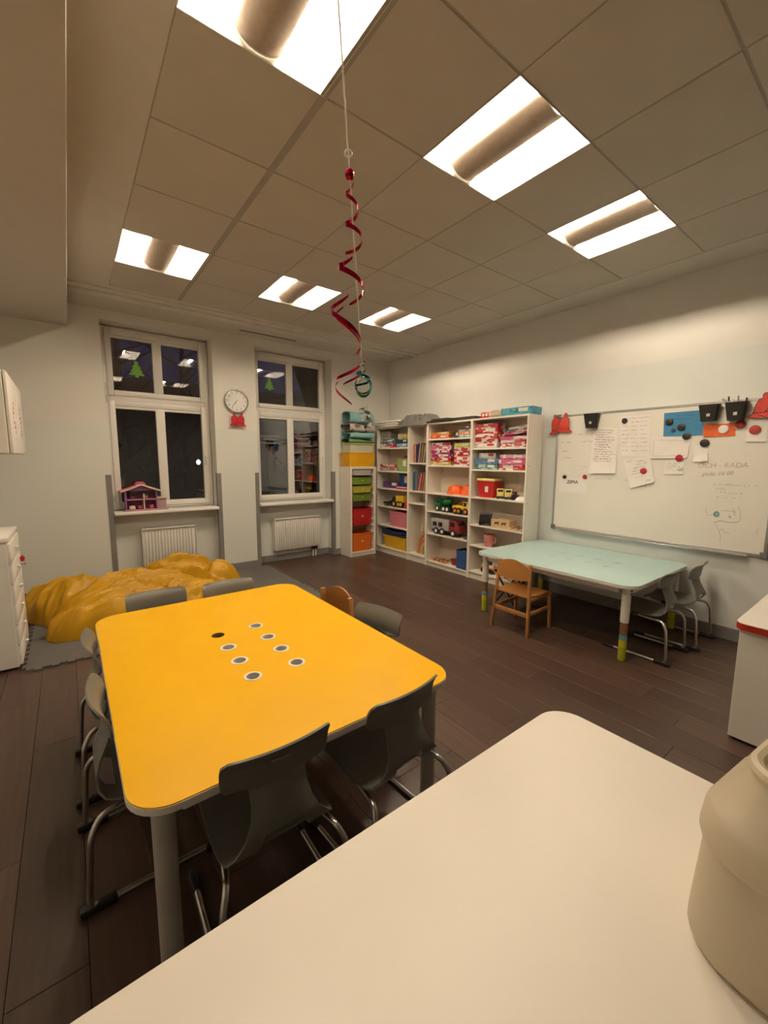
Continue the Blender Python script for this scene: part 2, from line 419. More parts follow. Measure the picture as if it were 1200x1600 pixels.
win1 = window(1, W1[0]+.006, W1[1]-.006, 'tall white four-light window on the left'); win2 = window(2, W2[0]+.006, W2[1]-.006, 'tall white four-light window nearer the corner')
# outside: dusk ground, a dark house, bare trees, a street lamp
struct(MB().box(-30, 30, 4.6, 60, -3.4, -3.3).build('ground_outside', mat('wet_asphalt', (.012, .012, .014), .7)), 'dark ground outside')
hb = thing('dark_house', 'dark house across the street, seen through the windows', 'building', (4.5, 21, -3.3))
MB().box(-16, 12, 0, 8, 0, 7.0).build('wall', mat('night_render', (.035, .036, .04), .9), hb, smooth=False)
MB().prism([(-.5, 0), (8.5, 0), (4, 2.2)], 28.6, T(-16.3, 0, 7.0) @ R(PI/2, 'Z') @ R(PI/2, 'X')).build('roof', mat('night_roof', (.02, .018, .018), .9), hb, smooth=False)
for k in range(7):
    for zz in (1.2, 4.2):
        f = MB().box(-14+k*3.7, -12.8+k*3.7, -.06, .05, zz, zz+1.7).build('window', mat('night_window_frame', (.07, .07, .07), .6), hb, smooth=False)
        MB().box(-13.9+k*3.7, -12.9+k*3.7, -.075, -.06, zz+.1, zz+1.6).build('pane', mat('night_window_pane', (.008, .009, .014), .15), f, smooth=False)
def bare_tree(x, y, h, sd, label):
    rnd = random.Random(sd); t = thing('bare_tree', label, 'tree', (x, y, -3.3), 0, 'bare trees outside'); b = MB()
    b.tube([(0, 0, 0), (.05, 0, h*.3), (.0, .05, h*.6), (.08, 0, h)], .1, 8, rad=[.2, .15, .1, .02]); b.build('trunk', mat('bark', (.012, .010, .009), .9), t)
    for k in range(26):
        z = h*(.28+.68*k/26); a = rnd.random()*6.28; L = (1-z/h)*1.2+1.3; c = MB()
        p1 = Vector((math.cos(a)*L*.5, math.sin(a)*L*.5, z+L*.3)); p2 = Vector((math.cos(a+.3)*L, math.sin(a+.3)*L, z+L*.75))
        c.tube([(0, 0, z), p1, p2], .03, 5, rad=[.045, .03, .006])
        for q in range(3):
            s = p1.lerp(p2, q/3); a2 = a+rnd.uniform(-1.4, 1.4); c.tube([s, s+Vector((math.cos(a2)*.55, math.sin(a2)*.55, rnd.uniform(.1, .7)))], .01, 4, rad=[.016, .003])
        c.build('branch', MATS['bark'], t)
bare_tree(.6, 9.5, 9.5, 3, 'bare tree outside the left window'); bare_tree(2.6, 12.5, 10.5, 5, 'bare tree farther off between the windows'); bare_tree(-1.2, 13, 10.5, 8, 'bare tree farthest to the left outside')
sl = on_y(310, 722, 11.0)
t = thing('street_lamp', 'lit street lamp outside behind the left window', 'street lamp', (sl.x, 11.0, -3.3))
MB().lathe([(.07, 0), (.06, .4), (.035, .5), (.03, sl.z+3.3-.15)], 12).build('pole', mat('lamp_pole', (.03, .03, .03), .5), t)
MB().lathe([(.004, sl.z+3.3-.08), (.045, sl.z+3.3-.06), (.065, sl.z+3.3), (.045, sl.z+3.3+.05), (.004, sl.z+3.3+.08)], 14).build('globe', mat('street_globe', (1, 1, 1), .5, emit=(.8, .9, 1), estr=4), t)
# ================================================================== tables
M_yellow = mat('yellow_laminate', (0.84, 0.455, 0.002), 0.36, var=0.02, scale=4, bump=.015, bscale=300, spec=.18)
M_aqua = mat('pale_aqua_laminate', (0.46, 0.66, 0.66), 0.22, var=0.02, scale=4)
M_cream = mat('white_tabletop', (0.82, 0.77, 0.70), 0.38, var=0.03, scale=3, bump=.01, bscale=200)
M_edge = mat('white_edge_band', (0.72, 0.69, 0.64), 0.5)
M_leg = mat('white_leg_enamel', (0.74, 0.71, 0.66), 0.4)
M_legd = mat('grey_leg_enamel', (0.42, 0.40, 0.37), 0.45)
def slab_with_holes(outer, holes, z0, z1, hr):
    b = bmesh.new(); es = []
    loops = [outer]+[[(hx+hr*math.cos(2*PI*k/20), hy+hr*math.sin(2*PI*k/20)) for k in range(20)] for hx, hy in holes]
    for lp in loops:
        vs = [b.verts.new((x, y, z1)) for x, y in lp]
        es += [b.edges.new((vs[k], vs[(k+1) % len(vs)])) for k in range(len(vs))]
    bmesh.ops.triangle_fill(b, use_beauty=True, use_dissolve=False, edges=es)
    r = bmesh.ops.extrude_face_region(b, geom=b.faces[:])
    bmesh.ops.translate(b, vec=(0, 0, z0-z1), verts=[g for g in r['geom'] if isinstance(g, bmesh.types.BMVert)])
    bmesh.ops.recalc_face_normals(b, faces=b.faces)
    return b
def ring(b, cx, cy, r0, r1, z0, z1, n=24):
    return b.lathe([(r0, z0), (r1, z0), (r1, z1), (r0, z1), (r0, z0)], n, T(cx, cy, 0), caps=False)
def kids_table(name, label, cx, cy, W, L, H, topmat, legmat, caps, marks, legs=((-1, -1), (1, -1), (-1, 1), (1, 1))):
    t = thing(name, label, 'table', (cx, cy, 0))
    hx, hy = W/2, L/2
    holes = [(x, y) for x in (-.10, .10) for y in (.185, .01, -.155, -.325)]
    top = MB().bm(slab_with_holes(rrect(-hx+.002, hx-.002, -hy+.002, hy-.002, .115), holes, H-.004, H, .033)).build('tabletop', topmat, t, smooth=False)
    MB().bm(slab_with_holes(rrect(-hx, hx, -hy, hy, .117), holes, H-.024, H-.0042, .033)).build('edge_band', M_edge, t, smooth=False)
    for k, (x, y) in enumerate(holes):
        if caps:
            c = MB().lathe([(.0001, H+.0012), (.031, H+.0012), (.031, H-.012), (.0001, H-.012)], 20, T(x, y, 0), caps=False).build('hole_cap', topmat, t)
            MB().box(x-.018, x+.018, y-.002, y+.002, H+.0008, H+.0022).build('finger_slot', M_grey, c, smooth=False)
        elif k != 0:
            ring(MB(), x, y, .0275, .0375, H-.001, H+.0016).build('hole_ring', M_pvc, t)
            ring(MB(), x, y, .0275, .032, H-.045, H-.001).build('hole_sleeve', M_pvc, t)
        else:
            ring(MB(), x, y, .030, .0328, H-.03, H-.001).build('hole_sleeve', mat('raw_chipboard', (.22, .12, .04), .8), t)
    b = MB(); ix, iy = hx-.13, hy-.13
    for s in (-1, 1): b.box(s*(hx-.075), s*(hx-.055), -iy, iy, H-.078, H-.024, .003, 1); b.box(-ix, ix, s*(hy-.075), s*(hy-.055), H-.078, H-.024, .003, 1)
    b.build('apron', M_edge, t)
    for sx, sy in legs:
        x, y = sx*(hx-.085), sy*(hy-.085)
        lg = MB().lathe([(.030, .30 if marks else 0), (.031, .32 if marks else .01), (.031, H-.024)], 20, T(x, y, 0)).build('leg', legmat, t)
        if not marks: continue
        MB().lathe([(.026, .14), (.027, .145), (.027, .315), (.026, .32)], 20, T(x, y, 0)).build('leg_extension', mat('brown_leg_stage', (.22, .10, .045), .45), lg)
        for z0, z1, cn, cc in ((.16, .20, 'blue', (.12, .35, .42)), (.105, .16, 'yellow', (.62, .52, .02)), (0, .105, 'green', (.38, .42, .02))):
            MB().lathe([(.027, z0), (.0275, z0+.003), (.0275, z1)], 20, T(x, y, 0)).build('height_mark', mat(cn+'_height_mark', cc, .45), lg)
        for zz in (H-.05, H-.075): MB().lathe([(.0001, .004), (.006, .004), (.006, 0), (.0001, 0)], 10, T(x+.0*sx, y+sy*.031, zz) @ R(-sy*PI/2, 'X'), caps=False).build('bolt', M_black, lg)
    return t
kids_table('yellow_play_table', 'yellow topped play table with eight round holes', .233, .1575, 1.198, 1.675, .60, M_yellow, M_legd, False, False)
kids_table('aqua_play_table', 'pale aqua play table under the whiteboard', 3.345, .1175, 1.18, 1.485, .60, M_aqua, M_leg, True, True)
wt = thing('white_table', 'white table with rounded corner in the foreground', 'table', (0, 0, 0))
MB().prism(rrect(-.86, .752, -2.45, -1.163, .085), .006, T(0, 0, .734)).build('tabletop', M_cream, wt, smooth=False)
MB().prism(rrect(-.862, .754, -2.452, -1.161, .086), .022, T(0, 0, .712)).build('edge_band', mat('cream_edge_band', (.75, .72, .66), .4), wt, smooth=False)
for x, y in ((-.76, -1.27), (.65, -1.27), (-.76, -2.34), (.65, -2.34)): MB().lathe([(.02, 0), (.026, .01), (.026, .712)], 16, T(x, y, 0)).build('leg', M_legd, wt)

# ================================================================== grey children's chairs
M_shell = mat('grey_chair_shell', (0.15, 0.147, 0.132), 0.42, var=0.05, scale=12, bump=.05, bscale=350)
def make_chair():
    t = thing('grey_chair', 'x', 'chair', group='grey moulded chairs')
    # (y, z, half-width)
    prof = [(.175, .318, .150), (.172, .334, .166), (.15, .344, .176), (.09, .341, .18), (.0, .334, .182), (-.08, .333, .182), (-.135, .339, .178), (-.168, .356, .170), (-.186, .385, .150), (-.190, .42, .118), (-.184, .46, .098), (-.172, .50, .090), (-.163, .535, .090), (-.160, .548, .094), (-.159, .554, .12), (-.159, .560, .157), (-.159, .573, .168), (-.160, .60, .171), (-.166, .63, .172), (-.180, .655, .171), (-.192, .668, .165), (-.197, .675, .155)]
    n = len(prof)-1
    def fn(u, v):
        k = min(int(v*n+1e-9), n-1); f = v*n-k; a, c = prof[k], prof[k+1]
        y, z, w_ = (a[q]*(1-f)+c[q]*f for q in range(3)); s = u*2-1
        back = max(0, min(1, (z-.40)/.12)) if k > 6 else 0
        seat = 1-max(0, min(1, (z-.33)/.05)) if k <= 8 else 0
        return (s*w_, y+.022*s*s*back, z+.012*s*s*max(seat, 0))
    def mask(u, v):
        return not (abs(u-.5) < .24 and 6.0/n < v < 9.0/n)
    MB().grid(fn, 16, n*2, mask, thick=.007).build('shell', M_shell, t, angle=60)
    MB().box(-.032, .032, -.176, -.170, .628, .632, .001, 1).build('grip_slot', mat('grip_groove', (.26, .26, .24), .4), t)
    for s in (-1, 1):
        pth = bend_path([(s*.198, .19, .016), (s*.2, -.235, .016), (s*.196, -.215, .27), (s*.175, -.185, .318), (s*.13, .05, .318), (s*.09, .14, .318)], .045)
        MB().tube(pth, .0105, 10).build('frame_tube', M_chrome, t)
        MB().box(s*.183, s*.214, -.262, -.155, .0, .030, .008).build('rear_glide', M_black, t)
        MB().box(s*.185, s*.212, .13, .225, .0, .027, .008).build('front_glide', M_black, t)
    MB().box(-.15, .15, -.01, .05, .308, .330, .006).build('seat_bracket', M_black, t)
    return t
ch0 = make_chair(); used = [False]
def chair(x, y, rz, label):
    """x,y: point under the middle of the backrest top; rz 0 faces +y"""
    c, s = math.cos(rz), math.sin(rz)
    p = (x-s*.195, y+c*.195, 0)
    if not used[0]: used[0] = True; ch0.location = p; ch0.rotation_euler = (0, 0, rz); ch0['label'] = label; return ch0
    return copy_tree(ch0, label, p, rz)
chair(.018, -.747, -.02, 'grey chair at the near side of the yellow table, left one with back to viewer')
chair(.510, -.757, .08, 'grey chair at the near side of the yellow table, by its right corner')
chair(-.432, -.06, -PI/2, 'grey chair at left side of the yellow table, nearer the viewer')
chair(-.434, .485, -PI/2, 'grey chair at left side of the yellow table, nearer the bean bag')
chair(-.035, 1.115, PI, 'grey chair at the far side of the yellow table in front of the bean bag')
chair(.395, 1.065, PI, 'grey chair at the far side of the yellow table, right of the other')
chair(.948, .0, PI/2+.2, 'grey chair at right side of the yellow table beside the wooden chair')
chair(3.19, -.745, 0, 'grey chair at the short end of the aqua table, nearer the viewer')
chair(3.665, -.795, .02, 'grey chair at the short end of the aqua table, against the wall')
# ================================================================== wooden chairs
M_beech = mat('beech_wood', (0.42, 0.20, 0.062), 0.4, var=0.16, scale=5)
nt = M_beech.node_tree; mp = nt.nodes.new('ShaderNodeMapping'); mp.inputs['Scale'].default_value = (3, 12, 3)
nt.links.new([n for n in nt.nodes if n.type == 'TEX_COORD'][0].outputs['Object'], mp.inputs[0]); nt.links.new(mp.outputs[0], [n for n in nt.nodes if n.type == 'TEX_NOISE'][0].inputs['Vector'])
M_ply = mat('beech_plywood', (0.44, 0.19, 0.05), 0.35, var=0.1, scale=3)
def make_wood_chair():
    t = thing('wooden_chair', 'x', 'chair', group='beech wood chairs')     # faces +y
    for s in (-1, 1):
        M1 = T(s*.185, -.19, 0) @ Matrix.Shear('XY', 4, (-s*.055, .075))
        MB().box(-.012, .012, -.016, .016, 0, .625, .006, M=M1).build('rear_leg', M_beech, t)
        M2 = T(s*.178, .175, 0) @ Matrix.Shear('XY', 4, (-s*.03, -.05))
        MB().box(-.012, .012, -.016, .016, 0, .335, .006, M=M2).build('front_leg', M_beech, t)
        MB().box(s*.156, s*.174, -.17, .165, .175, .21, .005).build('side_stretcher', M_beech, t)
        MB().box(s*.152, s*.172, -.165, .16, .30, .333, .005).build('side_rail', M_beech, t)
    MB().box(-.172, .172, -.184, -.168, .165, .205, .005).build('rear_stretcher', M_beech, t)
    MB().box(-.165, .165, .135, .153, .285, .325, .005).build('front_rail', M_beech, t)
    def seat(u, v):
        s = u*2-1; y = -.175+.37*v
        w_ = .152+.028*min(1, v*2.5)
        return (s*w_, y, .340-.014*(1-s*s)*math.sin(PI*min(1, v*1.15))-.02*max(0, v-.85)/.15)
    MB().grid(seat, 14, 14, thick=-.010).build('seat', M_ply, t, angle=60)
    def back(u, v):
        s = u*2-1; zb = .478+.012*s*s; zt = .655-.062*s*s
        z = zb+(zt-zb)*v
        return (s*.158, -.160+.02*s*s*1.2+.075*(z-.625)+.004-.03, z)
    MB().grid(back, 16, 8, thick=.009).build('backrest', M_ply, t, angle=60)
    return t
wc = make_wood_chair()
wc.location = (2.782, .305, 0); wc.rotation_euler = (0, 0, -PI/2+.02); wc['label'] = 'wooden chair pulled up to the aqua table, seen whole'
copy_tree(wc, 'wooden chair behind the yellow table, only its rounded back showing', (.80, .50, 0), PI/2+.1)

# ================================================================== cabinets
cb = thing('white_counter_cabinet', 'white cabinet with red edged top at the right edge', 'cabinet', (2.36, -1.29, 0))
MB().box(0.0, 1.35, -1.1, 0.0, .015, .625, .002, 1).build('body', M_white, cb, smooth=False)
MB().box(.02, 1.33, -1.08, -.02, 0, .015).build('plinth', M_black, cb, smooth=False)
MB().prism(rrect(-.02, 1.37, -1.12, .02, .05), .034, T(0, 0, .6255)).build('red_edge', mat('red_edge_band', (.45, .025, .012), .35), cb, smooth=False)
MB().prism(rrect(-.019, 1.369, -1.119, .019, .049), .004, T(0, 0, .6595)).build('top', M_white, cb, smooth=False)
lc = thing('drawer_cabinet', 'white drawer cabinet at the left edge, seen from its side', 'cabinet', (-.80, 2.0, 0))
MB().box(-.42, -.0, 0, .62, .02, .925, .003, 1).build('body', M_white, lc, smooth=False)
MB().box(-.43, .012, -.012, .632, .925, .960, .006).build('top', M_white, lc)
for k in range(6):
    d = MB().box(.0, .018, .012, .608, .03+k*.148, .03+k*.148+.142, .004).build('drawer', M_white, lc)
    MB().lathe([(.0001, .022), (.011, .018), (.013, .010), (.006, .0), (.006, -.004), (.0001, -.004)], 12, T(.018, .31, .03+k*.148+.072) @ R(PI/2, 'Y'), caps=False).build('knob', M_pvc, d)
for k, (cx, w_) in enumerate(((-.16, .03), (-.115, .022), (-.085, .02), (-.06, .016))):
    MB().box(cx, cx+w_*.8, -.0015, .001, .87-(.03 if k == 3 else 0), .893-(.03 if k == 3 else 0), .001, 1).build('sticker_mark', M_black, lc, smooth=False)
kt = thing('key_with_tag', 'small metal key with a red tag in a left cabinet drawer', 'key', (-.782, 2.45, .70))
MB().prism([(-.012, -.03), (.012, -.03), (.016, 0), (.0, .022), (-.016, 0)], .006, T(.022, .0, .03) @ R(PI/2, 'X') @ T(0, 0, -.003)).build('tag', M_red, kt)
MB().lathe([(.0001, -.001), (.006, 0), (.006, .03), (.011, .034), (.011, .04), (.0001, .041)], 12, R(PI/2, 'Y') @ T(.02, 0, 0), caps=False).build('key', M_chrome, kt)
wcab = thing('wall_cabinet', 'white wall cabinet at the left edge with drawings on its doors', 'cabinet', (-.72, 2.13, 0))
zt, zb = 2.115, 1.54
MB().box(-.40, -.022, 0, 1.18, zb, zt, .003, 1).build('body', M_white, wcab, smooth=False)
for k in range(2):
    d = MB().box(-.018, 0, .004+k*.59, .586+k*.59, zb+.003, zt-.003, .003).build('door', M_white, wcab)
    dd = MB().box(.0, .0015, .18+k*.52, .40+k*.52, zb+.12, zb+.42).build('drawing', M_paper, d, smooth=False)
    for q in range(7):
        yy = .22+k*.52+random.random()*.10; zz = zb+.15+q*.035
        MB().box(.0015, .0024, yy, yy+.03+.05*random.random(), zz, zz+.024).build('drawn_mark', M_inkr if (q+k) % 3 else mat('orange_crayon', (.8, .16, .05), .7), d, smooth=False)

# ================================================================== foam play mat
M_foam = mat('grey_foam', (0.105, 0.098, 0.092), 0.8, var=0.05, scale=20, bump=.15, bscale=400, objvar=.06)
def mat_tile(name, label, x0, y0, nx_, ny_):
    """interlocking square: toothed border all round"""
    s = .62; n = 13; p = []; d = .022
    def edge(a, b, out):
        a, b, out = Vector(a), Vector(b), Vector(out)
        for k in range(n):
            t0, t1 = k/n, (k+1)/n
            o = out*d*(1 if k % 2 else -.0)
            if k % 2: p.append(tuple(a.lerp(b, t0+.12/n)+out*0)); p.append(tuple(a.lerp(b, t0-.06/n)+o)); p.append(tuple(a.lerp(b, t1+.06/n)+o)); p.append(tuple(a.lerp(b, t1-.12/n)))
            elif k == 0: p.append(tuple(a))
    edge((0, 0), (s, 0), (0, -1)); edge((s, 0), (s, s), (1, 0)); edge((s, s), (0, s), (0, 1)); edge((0, s), (0, 0), (-1, 0))
    o = MB().prism(p, .012, None).build(name, M_foam, smooth=False)
    o.location = (x0, y0, .0005)
    return tag(o, label, 'floor mat', 'grey foam floor mats')
gx, gy = -.765, 1.925
pitch = .645
rown = ['front', 'middle', 'window-side']; coln = ['leftmost', 'second', 'third', 'rightmost']
sh = None
for j in range(3):
    for i in range(4):
        lab = 'grey foam mat tile in the %s row, %s of four' % (rown[j], coln[i])
        if j == 2 and i == 3: pass
        if sh is None: o = mat_tile('foam_mat', lab, gx, gy, 0, 0); sh = o
        else: o = copy_tree(sh, lab, (gx+i*pitch*.975, gy+j*pitch*.93, .0005))
# ================================================================== yellow bean bag, slumped
M_bag = mat('yellow_coated_fabric', (0.50, 0.265, 0.004), 0.42, var=0.10, scale=6, bump=.2, bscale=14, spec=.35)
def bag_mesh():
    lobes = [(-.02, 2.56, .66, .33, .28, .10), (.06, 2.92, .74, .42, .33, .12), (.50, 3.10, .46, .32, .40, -.15), (-.40, 3.12, .42, .46, .31, .75), (.34, 2.60, .52, .34, .27, .1), (.82, 3.02, .26, .26, .30, -.5), (-.42, 2.55, .24, .20, .20, .3)]
    x0, x1, y0, y1 = -.95, 1.25, 2.0, 3.76; nx_, ny_ = 230, 190
    def ridge(v): return (1-abs(noise.noise(v)))**2.6
    def h(x, y):
        wx = noise.noise(Vector((x*1.5, y*1.5, 3)))*.09; wy = noise.noise(Vector((x*1.5, y*1.5, 9)))*.09
        wx += noise.noise(Vector((x*4, y*4, 13)))*.03; wy += noise.noise(Vector((x*4, y*4, 19)))*.03
        hs = []
        for cx, cy, a, b_, H, rot in lobes:
            dx, dy = x+wx-cx, y+wy-cy; c, s = math.cos(rot), math.sin(rot)
            u, v = (dx*c+dy*s)/a, (-dx*s+dy*c)/b_
            d = u*u+v*v
            if d < 1: hs.append((H*(1-d)**.40, u, v, rot))
        if not hs: return 0
        hs.sort(reverse=True); best, u, v, rot = hs[0]; second = hs[1][0] if len(hs) > 1 else 0
        k = min(1, best/.10)
        crease = -0.035*math.exp(-((best-second)/.016)**2) if second else 0
        fold = .042*(ridge(Vector((u*.9, v*3.0, rot*9)))-.45)+.026*(ridge(Vector((u*1.3+v*.6, v*6.5-u*1.2, rot*5+4)))-.45)+.006*(ridge(Vector((x*5-y*4, y*13+x*6, 14)))-.45)
        return max(.008, best+k*(crease+fold*2.25))
    H = [[h(x0+(x1-x0)*i/nx_, y0+(y1-y0)*j/ny_) for i in range(nx_+1)] for j in range(ny_+1)]
    vid = {}; vs = []; fs = []
    def vert(i, j, top):
        k = (i, j, top)
        if k not in vid:
            z = max(H[j][i], .002) if top else 0
            vid[k] = len(vs); vs.append((x0+(x1-x0)*i/nx_, y0+(y1-y0)*j/ny_, .0135+z))
        return vid[k]
    used_ = set()
    for j in range(ny_):
        for i in range(nx_):
            if max(H[j][i], H[j][i+1], H[j+1][i], H[j+1][i+1]) > 0:
                fs.append((vert(i, j, 1), vert(i+1, j, 1), vert(i+1, j+1, 1), vert(i, j+1, 1)))
                fs.append((vert(i, j, 0), vert(i, j+1, 0), vert(i+1, j+1, 0), vert(i+1, j, 0))); used_.add((i, j))
    for (i, j) in used_:
        for (di, dj, a, b_) in ((0, -1, (i, j), (i+1, j)), (1, 0, (i+1, j), (i+1, j+1)), (0, 1, (i+1, j+1), (i, j+1)), (-1, 0, (i, j+1), (i, j))):
            if (i+di, j+dj) not in used_: fs.append((vert(*a, 0), vert(*b_, 0), vert(*b_, 1), vert(*a, 1)))
    m = MB(); m.add(vs, fs); return m
bag = bag_mesh().build('bean_bag', M_bag, angle=80)
sm = bag.modifiers.new('smooth', 'SMOOTH'); sm.factor = .5; sm.iterations = 3
tag(bag, 'large slumped yellow bean bag cover on grey foam mats', 'bean bag')

# ================================================================== radiators
def radiator(x0, x1, z0, z1, label):
    t = thing('radiator', label, 'radiator', ((x0+x1)/2, 3.90, z0), 0, 'white panel radiators'); W = (x1-x0)/2; Hh = z1-z0
    MB().box(-W, W, -.035, .03, 0, Hh, .008).build('panel', M_pvc, t)
    n = int(2*W/.036); 
    for k in range(n):
        x = -W+.02+(2*W-.04)*(k+.5)/n
        MB().box(x-.0095, x+.0095, -.056, -.034, .03, Hh-.03, .006).build('fin', M_pvc, t)
    MB().box(-W-.004, W+.004, -.06, .04, Hh-.004, Hh+.012, .004).build('top_grille', M_pvc, t)
    for s in (-1, 1): MB().box(s*W, s*(W+.006), -.058, .04, .01, Hh, .003, 1).build('side_panel', M_pvc, t)
    b = MB()
    for xx in (W-.10, W-.055): b.tube([(xx, 0, .0), (xx, 0, -z0+.002)], .009, 10)
    b.build('pipe', M_pvc, t)
    MB().box(W-.125, W-.03, -.02, .02, -.05, -.005, .006).build('valve_block', M_black, t)
    for s in (-1, 1): MB().box(s*W*.7-.02, s*W*.7+.02, .03, .05, .08, Hh-.08).build('bracket', M_pvc, t)
    return t
def rad_px(tl, br): a = on_y(*tl, 3.86); c = on_y(*br, 3.86); return a.x, c.x, c.z, a.z
a = rad_px((222, 828), (308, 880)); radiator(a[0], a[1], a[2], a[3], 'white ribbed radiator below the left window behind the bean bag')
a = rad_px((429, 812), (500, 852)); radiator(a[0], a[1], a[2], a[3], 'white ribbed radiator below the right window with pipes to the floor')
# ================================================================== whiteboard and what hangs on it
XB = 3.925
def bz(x, y): p = on_x(840+x/3.3333, 600+y/3.3333, XB); return p.y, p.z      # a point on the board face
wb = thing('whiteboard', 'large aluminium framed whiteboard with notes on the right wall', 'whiteboard', (XB, -.2, 0))
yl, zt_ = bz(113, 172); zb_ = bz(88, 742)[1]; yr = yl-1.80
def wbox(name, y0, y1, z0, z1, x0, x1, m, par, bev=.003): return MB().box(x0-XB, x1-XB, y0+.2, y1+.2, z0, z1, bev, 1).build(name, m, par)
M_board = mat('whiteboard_enamel', (0.76, 0.74, 0.69), 0.16, var=0.025, scale=2)
wbox('panel', yr, yl, zb_, zt_, XB, XB+.016, M_board, wb, .001)
for y0, y1, z0, z1 in ((yr, yl, zt_-.004, zt_+.018), (yr, yl, zb_-.018, zb_+.004), (yl-.004, yl+.018, zb_, zt_), (yr-.018, yr+.004, zb_, zt_)): wbox('frame_rail', y0, y1, z0, z1, XB-.006, XB+.02, M_alu, wb)
for yy in (yl, yr):
    for zz in (zb_, zt_): wbox('frame_corner', yy-.026, yy+.026, zz-.026, zz+.026, XB-.009, XB+.022, mat('grey_corner_cap', (.16, .16, .16), .5), wb, .006)
wbox('pen_ledge', yr+.1, yl-.1, zb_-.024, zb_-.016, XB-.045, XB+.01, M_alu, wb)
# faded handwriting on the board itself: strokes as thin ribbons
def stroke(b, pts, wd=.004, x=-.0006):
    """flat ribbon through (y,z) points on the board"""
    for (y0, z0), (y1, z1) in zip(pts, pts[1:]):
        d = Vector((y1-y0, z1-z0))
        if d.length < 1e-5: continue
        n = Vector((-d.y, d.x)).normalized()*wd/2; d = d.normalized()*wd*.3
        a, c = Vector((y0, z0))-d, Vector((y1, z1))+d
        q = [a+n, c+n, c-n, a-n]
        b.add([(x, p.x+.2, p.y) for p in q], [(0, 1, 2, 3)])
def scribble(b, y, z, length, h, rnd, wd=.003, x=-.0006):
    """one cursive line running right (towards -y)"""
    t = 0; p = []
    while t < length:
        if rnd.random() < .12:
            stroke(b, p, wd, x); p = []; t += h*.8; continue
        p.append((y-t, z+rnd.uniform(-.5, .5)*h*(1.6 if rnd.random() < .15 else 1))); t += h*.33
    stroke(b, p, wd, x)
rnd = random.Random(11)
def notes(name, lines, m, wd=.003, h=.012):
    b = MB()
    for x0, x1, y in lines:
        ya, z = bz(x0, y); yb, _ = bz(x1, y); scribble(b, ya, z, ya-yb, h, rnd, wd)
    o = b.build(name, m, wb, smooth=False); o['kind'] = 'stuff'; return o
notes('handwriting', [(195, 290, 262), (125, 180, 305), (230, 292, 300), (125, 185, 350), (130, 175, 385)], M_inkg, .0035, .016)
notes('handwriting', [(905, 1150, 522), (915, 990, 545), (950, 1070, 565), (930, 1060, 588), (300, 390, 492), (440, 470, 500), (530, 600, 530)], mat('grey_green_ink', (.40, .42, .38), .7), .003, .014)
notes('handwriting', [(222, 262, 430), (230, 268, 445)], mat('pale_red_ink', (.62, .44, .40), .7), .003, .02)
y_, z_ = bz(925, 424)
MW = lambda y, z, a=0: T(-.001, y+.2, z) @ R(-PI/2, 'Z') @ R(PI/2, 'X') @ R(a, 'Z')
text_mesh('OCH - RADA', .058, 'lettering', mat('faded_red_marker', (.56, .43, .37), .7), wb, MW(bz(960, 424)[0], z_, .03), shear=.1)
text_mesh('godz. 16 00', .045, 'lettering', M_inkg, wb, MW(bz(935, 467)[0], bz(935, 467)[1], .06), shear=.25)
b = MB()
def P(*a): return [bz(x, y) for x, y in a]
stroke(b, P((880, 640), (875, 665), (882, 683), (915, 683)), .003); stroke(b, P((955, 660), (1000, 661), (1030, 668)), .004); stroke(b, P((1015, 650), (1028, 665), (1022, 680), (1035, 682)), .004)
stroke(b, P((1045, 635), (1055, 660), (1055, 705), (1045, 718)), .003); stroke(b, P((920, 722), (950, 712), (1000, 722), (1045, 718)), .006)
stroke(b, P((925, 730), (945, 765), (952, 790), (950, 822)), .003); stroke(b, P((945, 765), (965, 755), (970, 770), (1000, 780)), .003); stroke(b, P((1150, 750), (1140, 770), (1145, 785)), .003)
b.build('doodle', M_inkg, wb, smooth=False)['kind'] = 'stuff'
b = MB(); c = bz(932, 678)
for k in range(26):
    a_ = k*.75; r_ = .008+.014*((k*7) % 5)/4; stroke(b, [(c[0]+r_*math.cos(a_), c[1]+r_*1.25*math.sin(a_)), (c[0]+r_*math.cos(a_+1.2), c[1]+r_*1.25*math.sin(a_+1.2))], .003)
b.build('doodle', mat('faded_teal_marker', (.16, .34, .40), .7), wb, smooth=False)['kind'] = 'stuff'
b = MB(); stroke(b, P((998, 688), (1004, 697)), .012); b.build('doodle', M_inkg, wb, smooth=False)
# sheets of paper
def sheet(name, corners, label, m, lift=.0, curl=0.0, cat='paper', lines=None, ink=None, ink2=None, h=.011):
    """quad on the board (crop corners TL, TR, BR, BL); curl lifts the lower edge"""
    q = [Vector(bz(*c)) for c in corners]; o_ = (q[0]+q[1]+q[2]+q[3])/4
    t = thing(name, label, cat, (XB-.0015-lift, o_.x, o_.y))
    def fn(u, v):
        p = (q[0].lerp(q[1], u)).lerp(q[3].lerp(q[2], u), v); return (-curl*v**4-.002*math.sin(PI*u)*v, p.x-o_.x, p.y-o_.y)
    MB().grid(fn, 4, 10, thick=-.0006).build('sheet', m, t, angle=80)
    if lines:
        for par, inkm in ((0, ink or M_inkd), (1, ink2 or ink or M_inkd)):
            b = MB()
            for k, (u0, u1, v) in enumerate(lines):
                if k % 2 != par: continue
                A = Vector(fn(u0, v)); B_ = Vector(fn(u1, v)); L = (B_-A).length; tt = 0; pts = []
                while tt < L:
                    p = A.lerp(B_, tt/L); pts.append((p.y-.2, p.z+rnd.uniform(-.5, .5)*h)); tt += h*.35
                    if rnd.random() < .1: stroke(b, pts, .0028, A.x-.0022); pts = []; tt += h*.7
                stroke(b, pts, .0028, A.x-.0022)
            if b.v: b.build('handwriting', inkm, t, smooth=False)['kind'] = 'stuff'
    return t
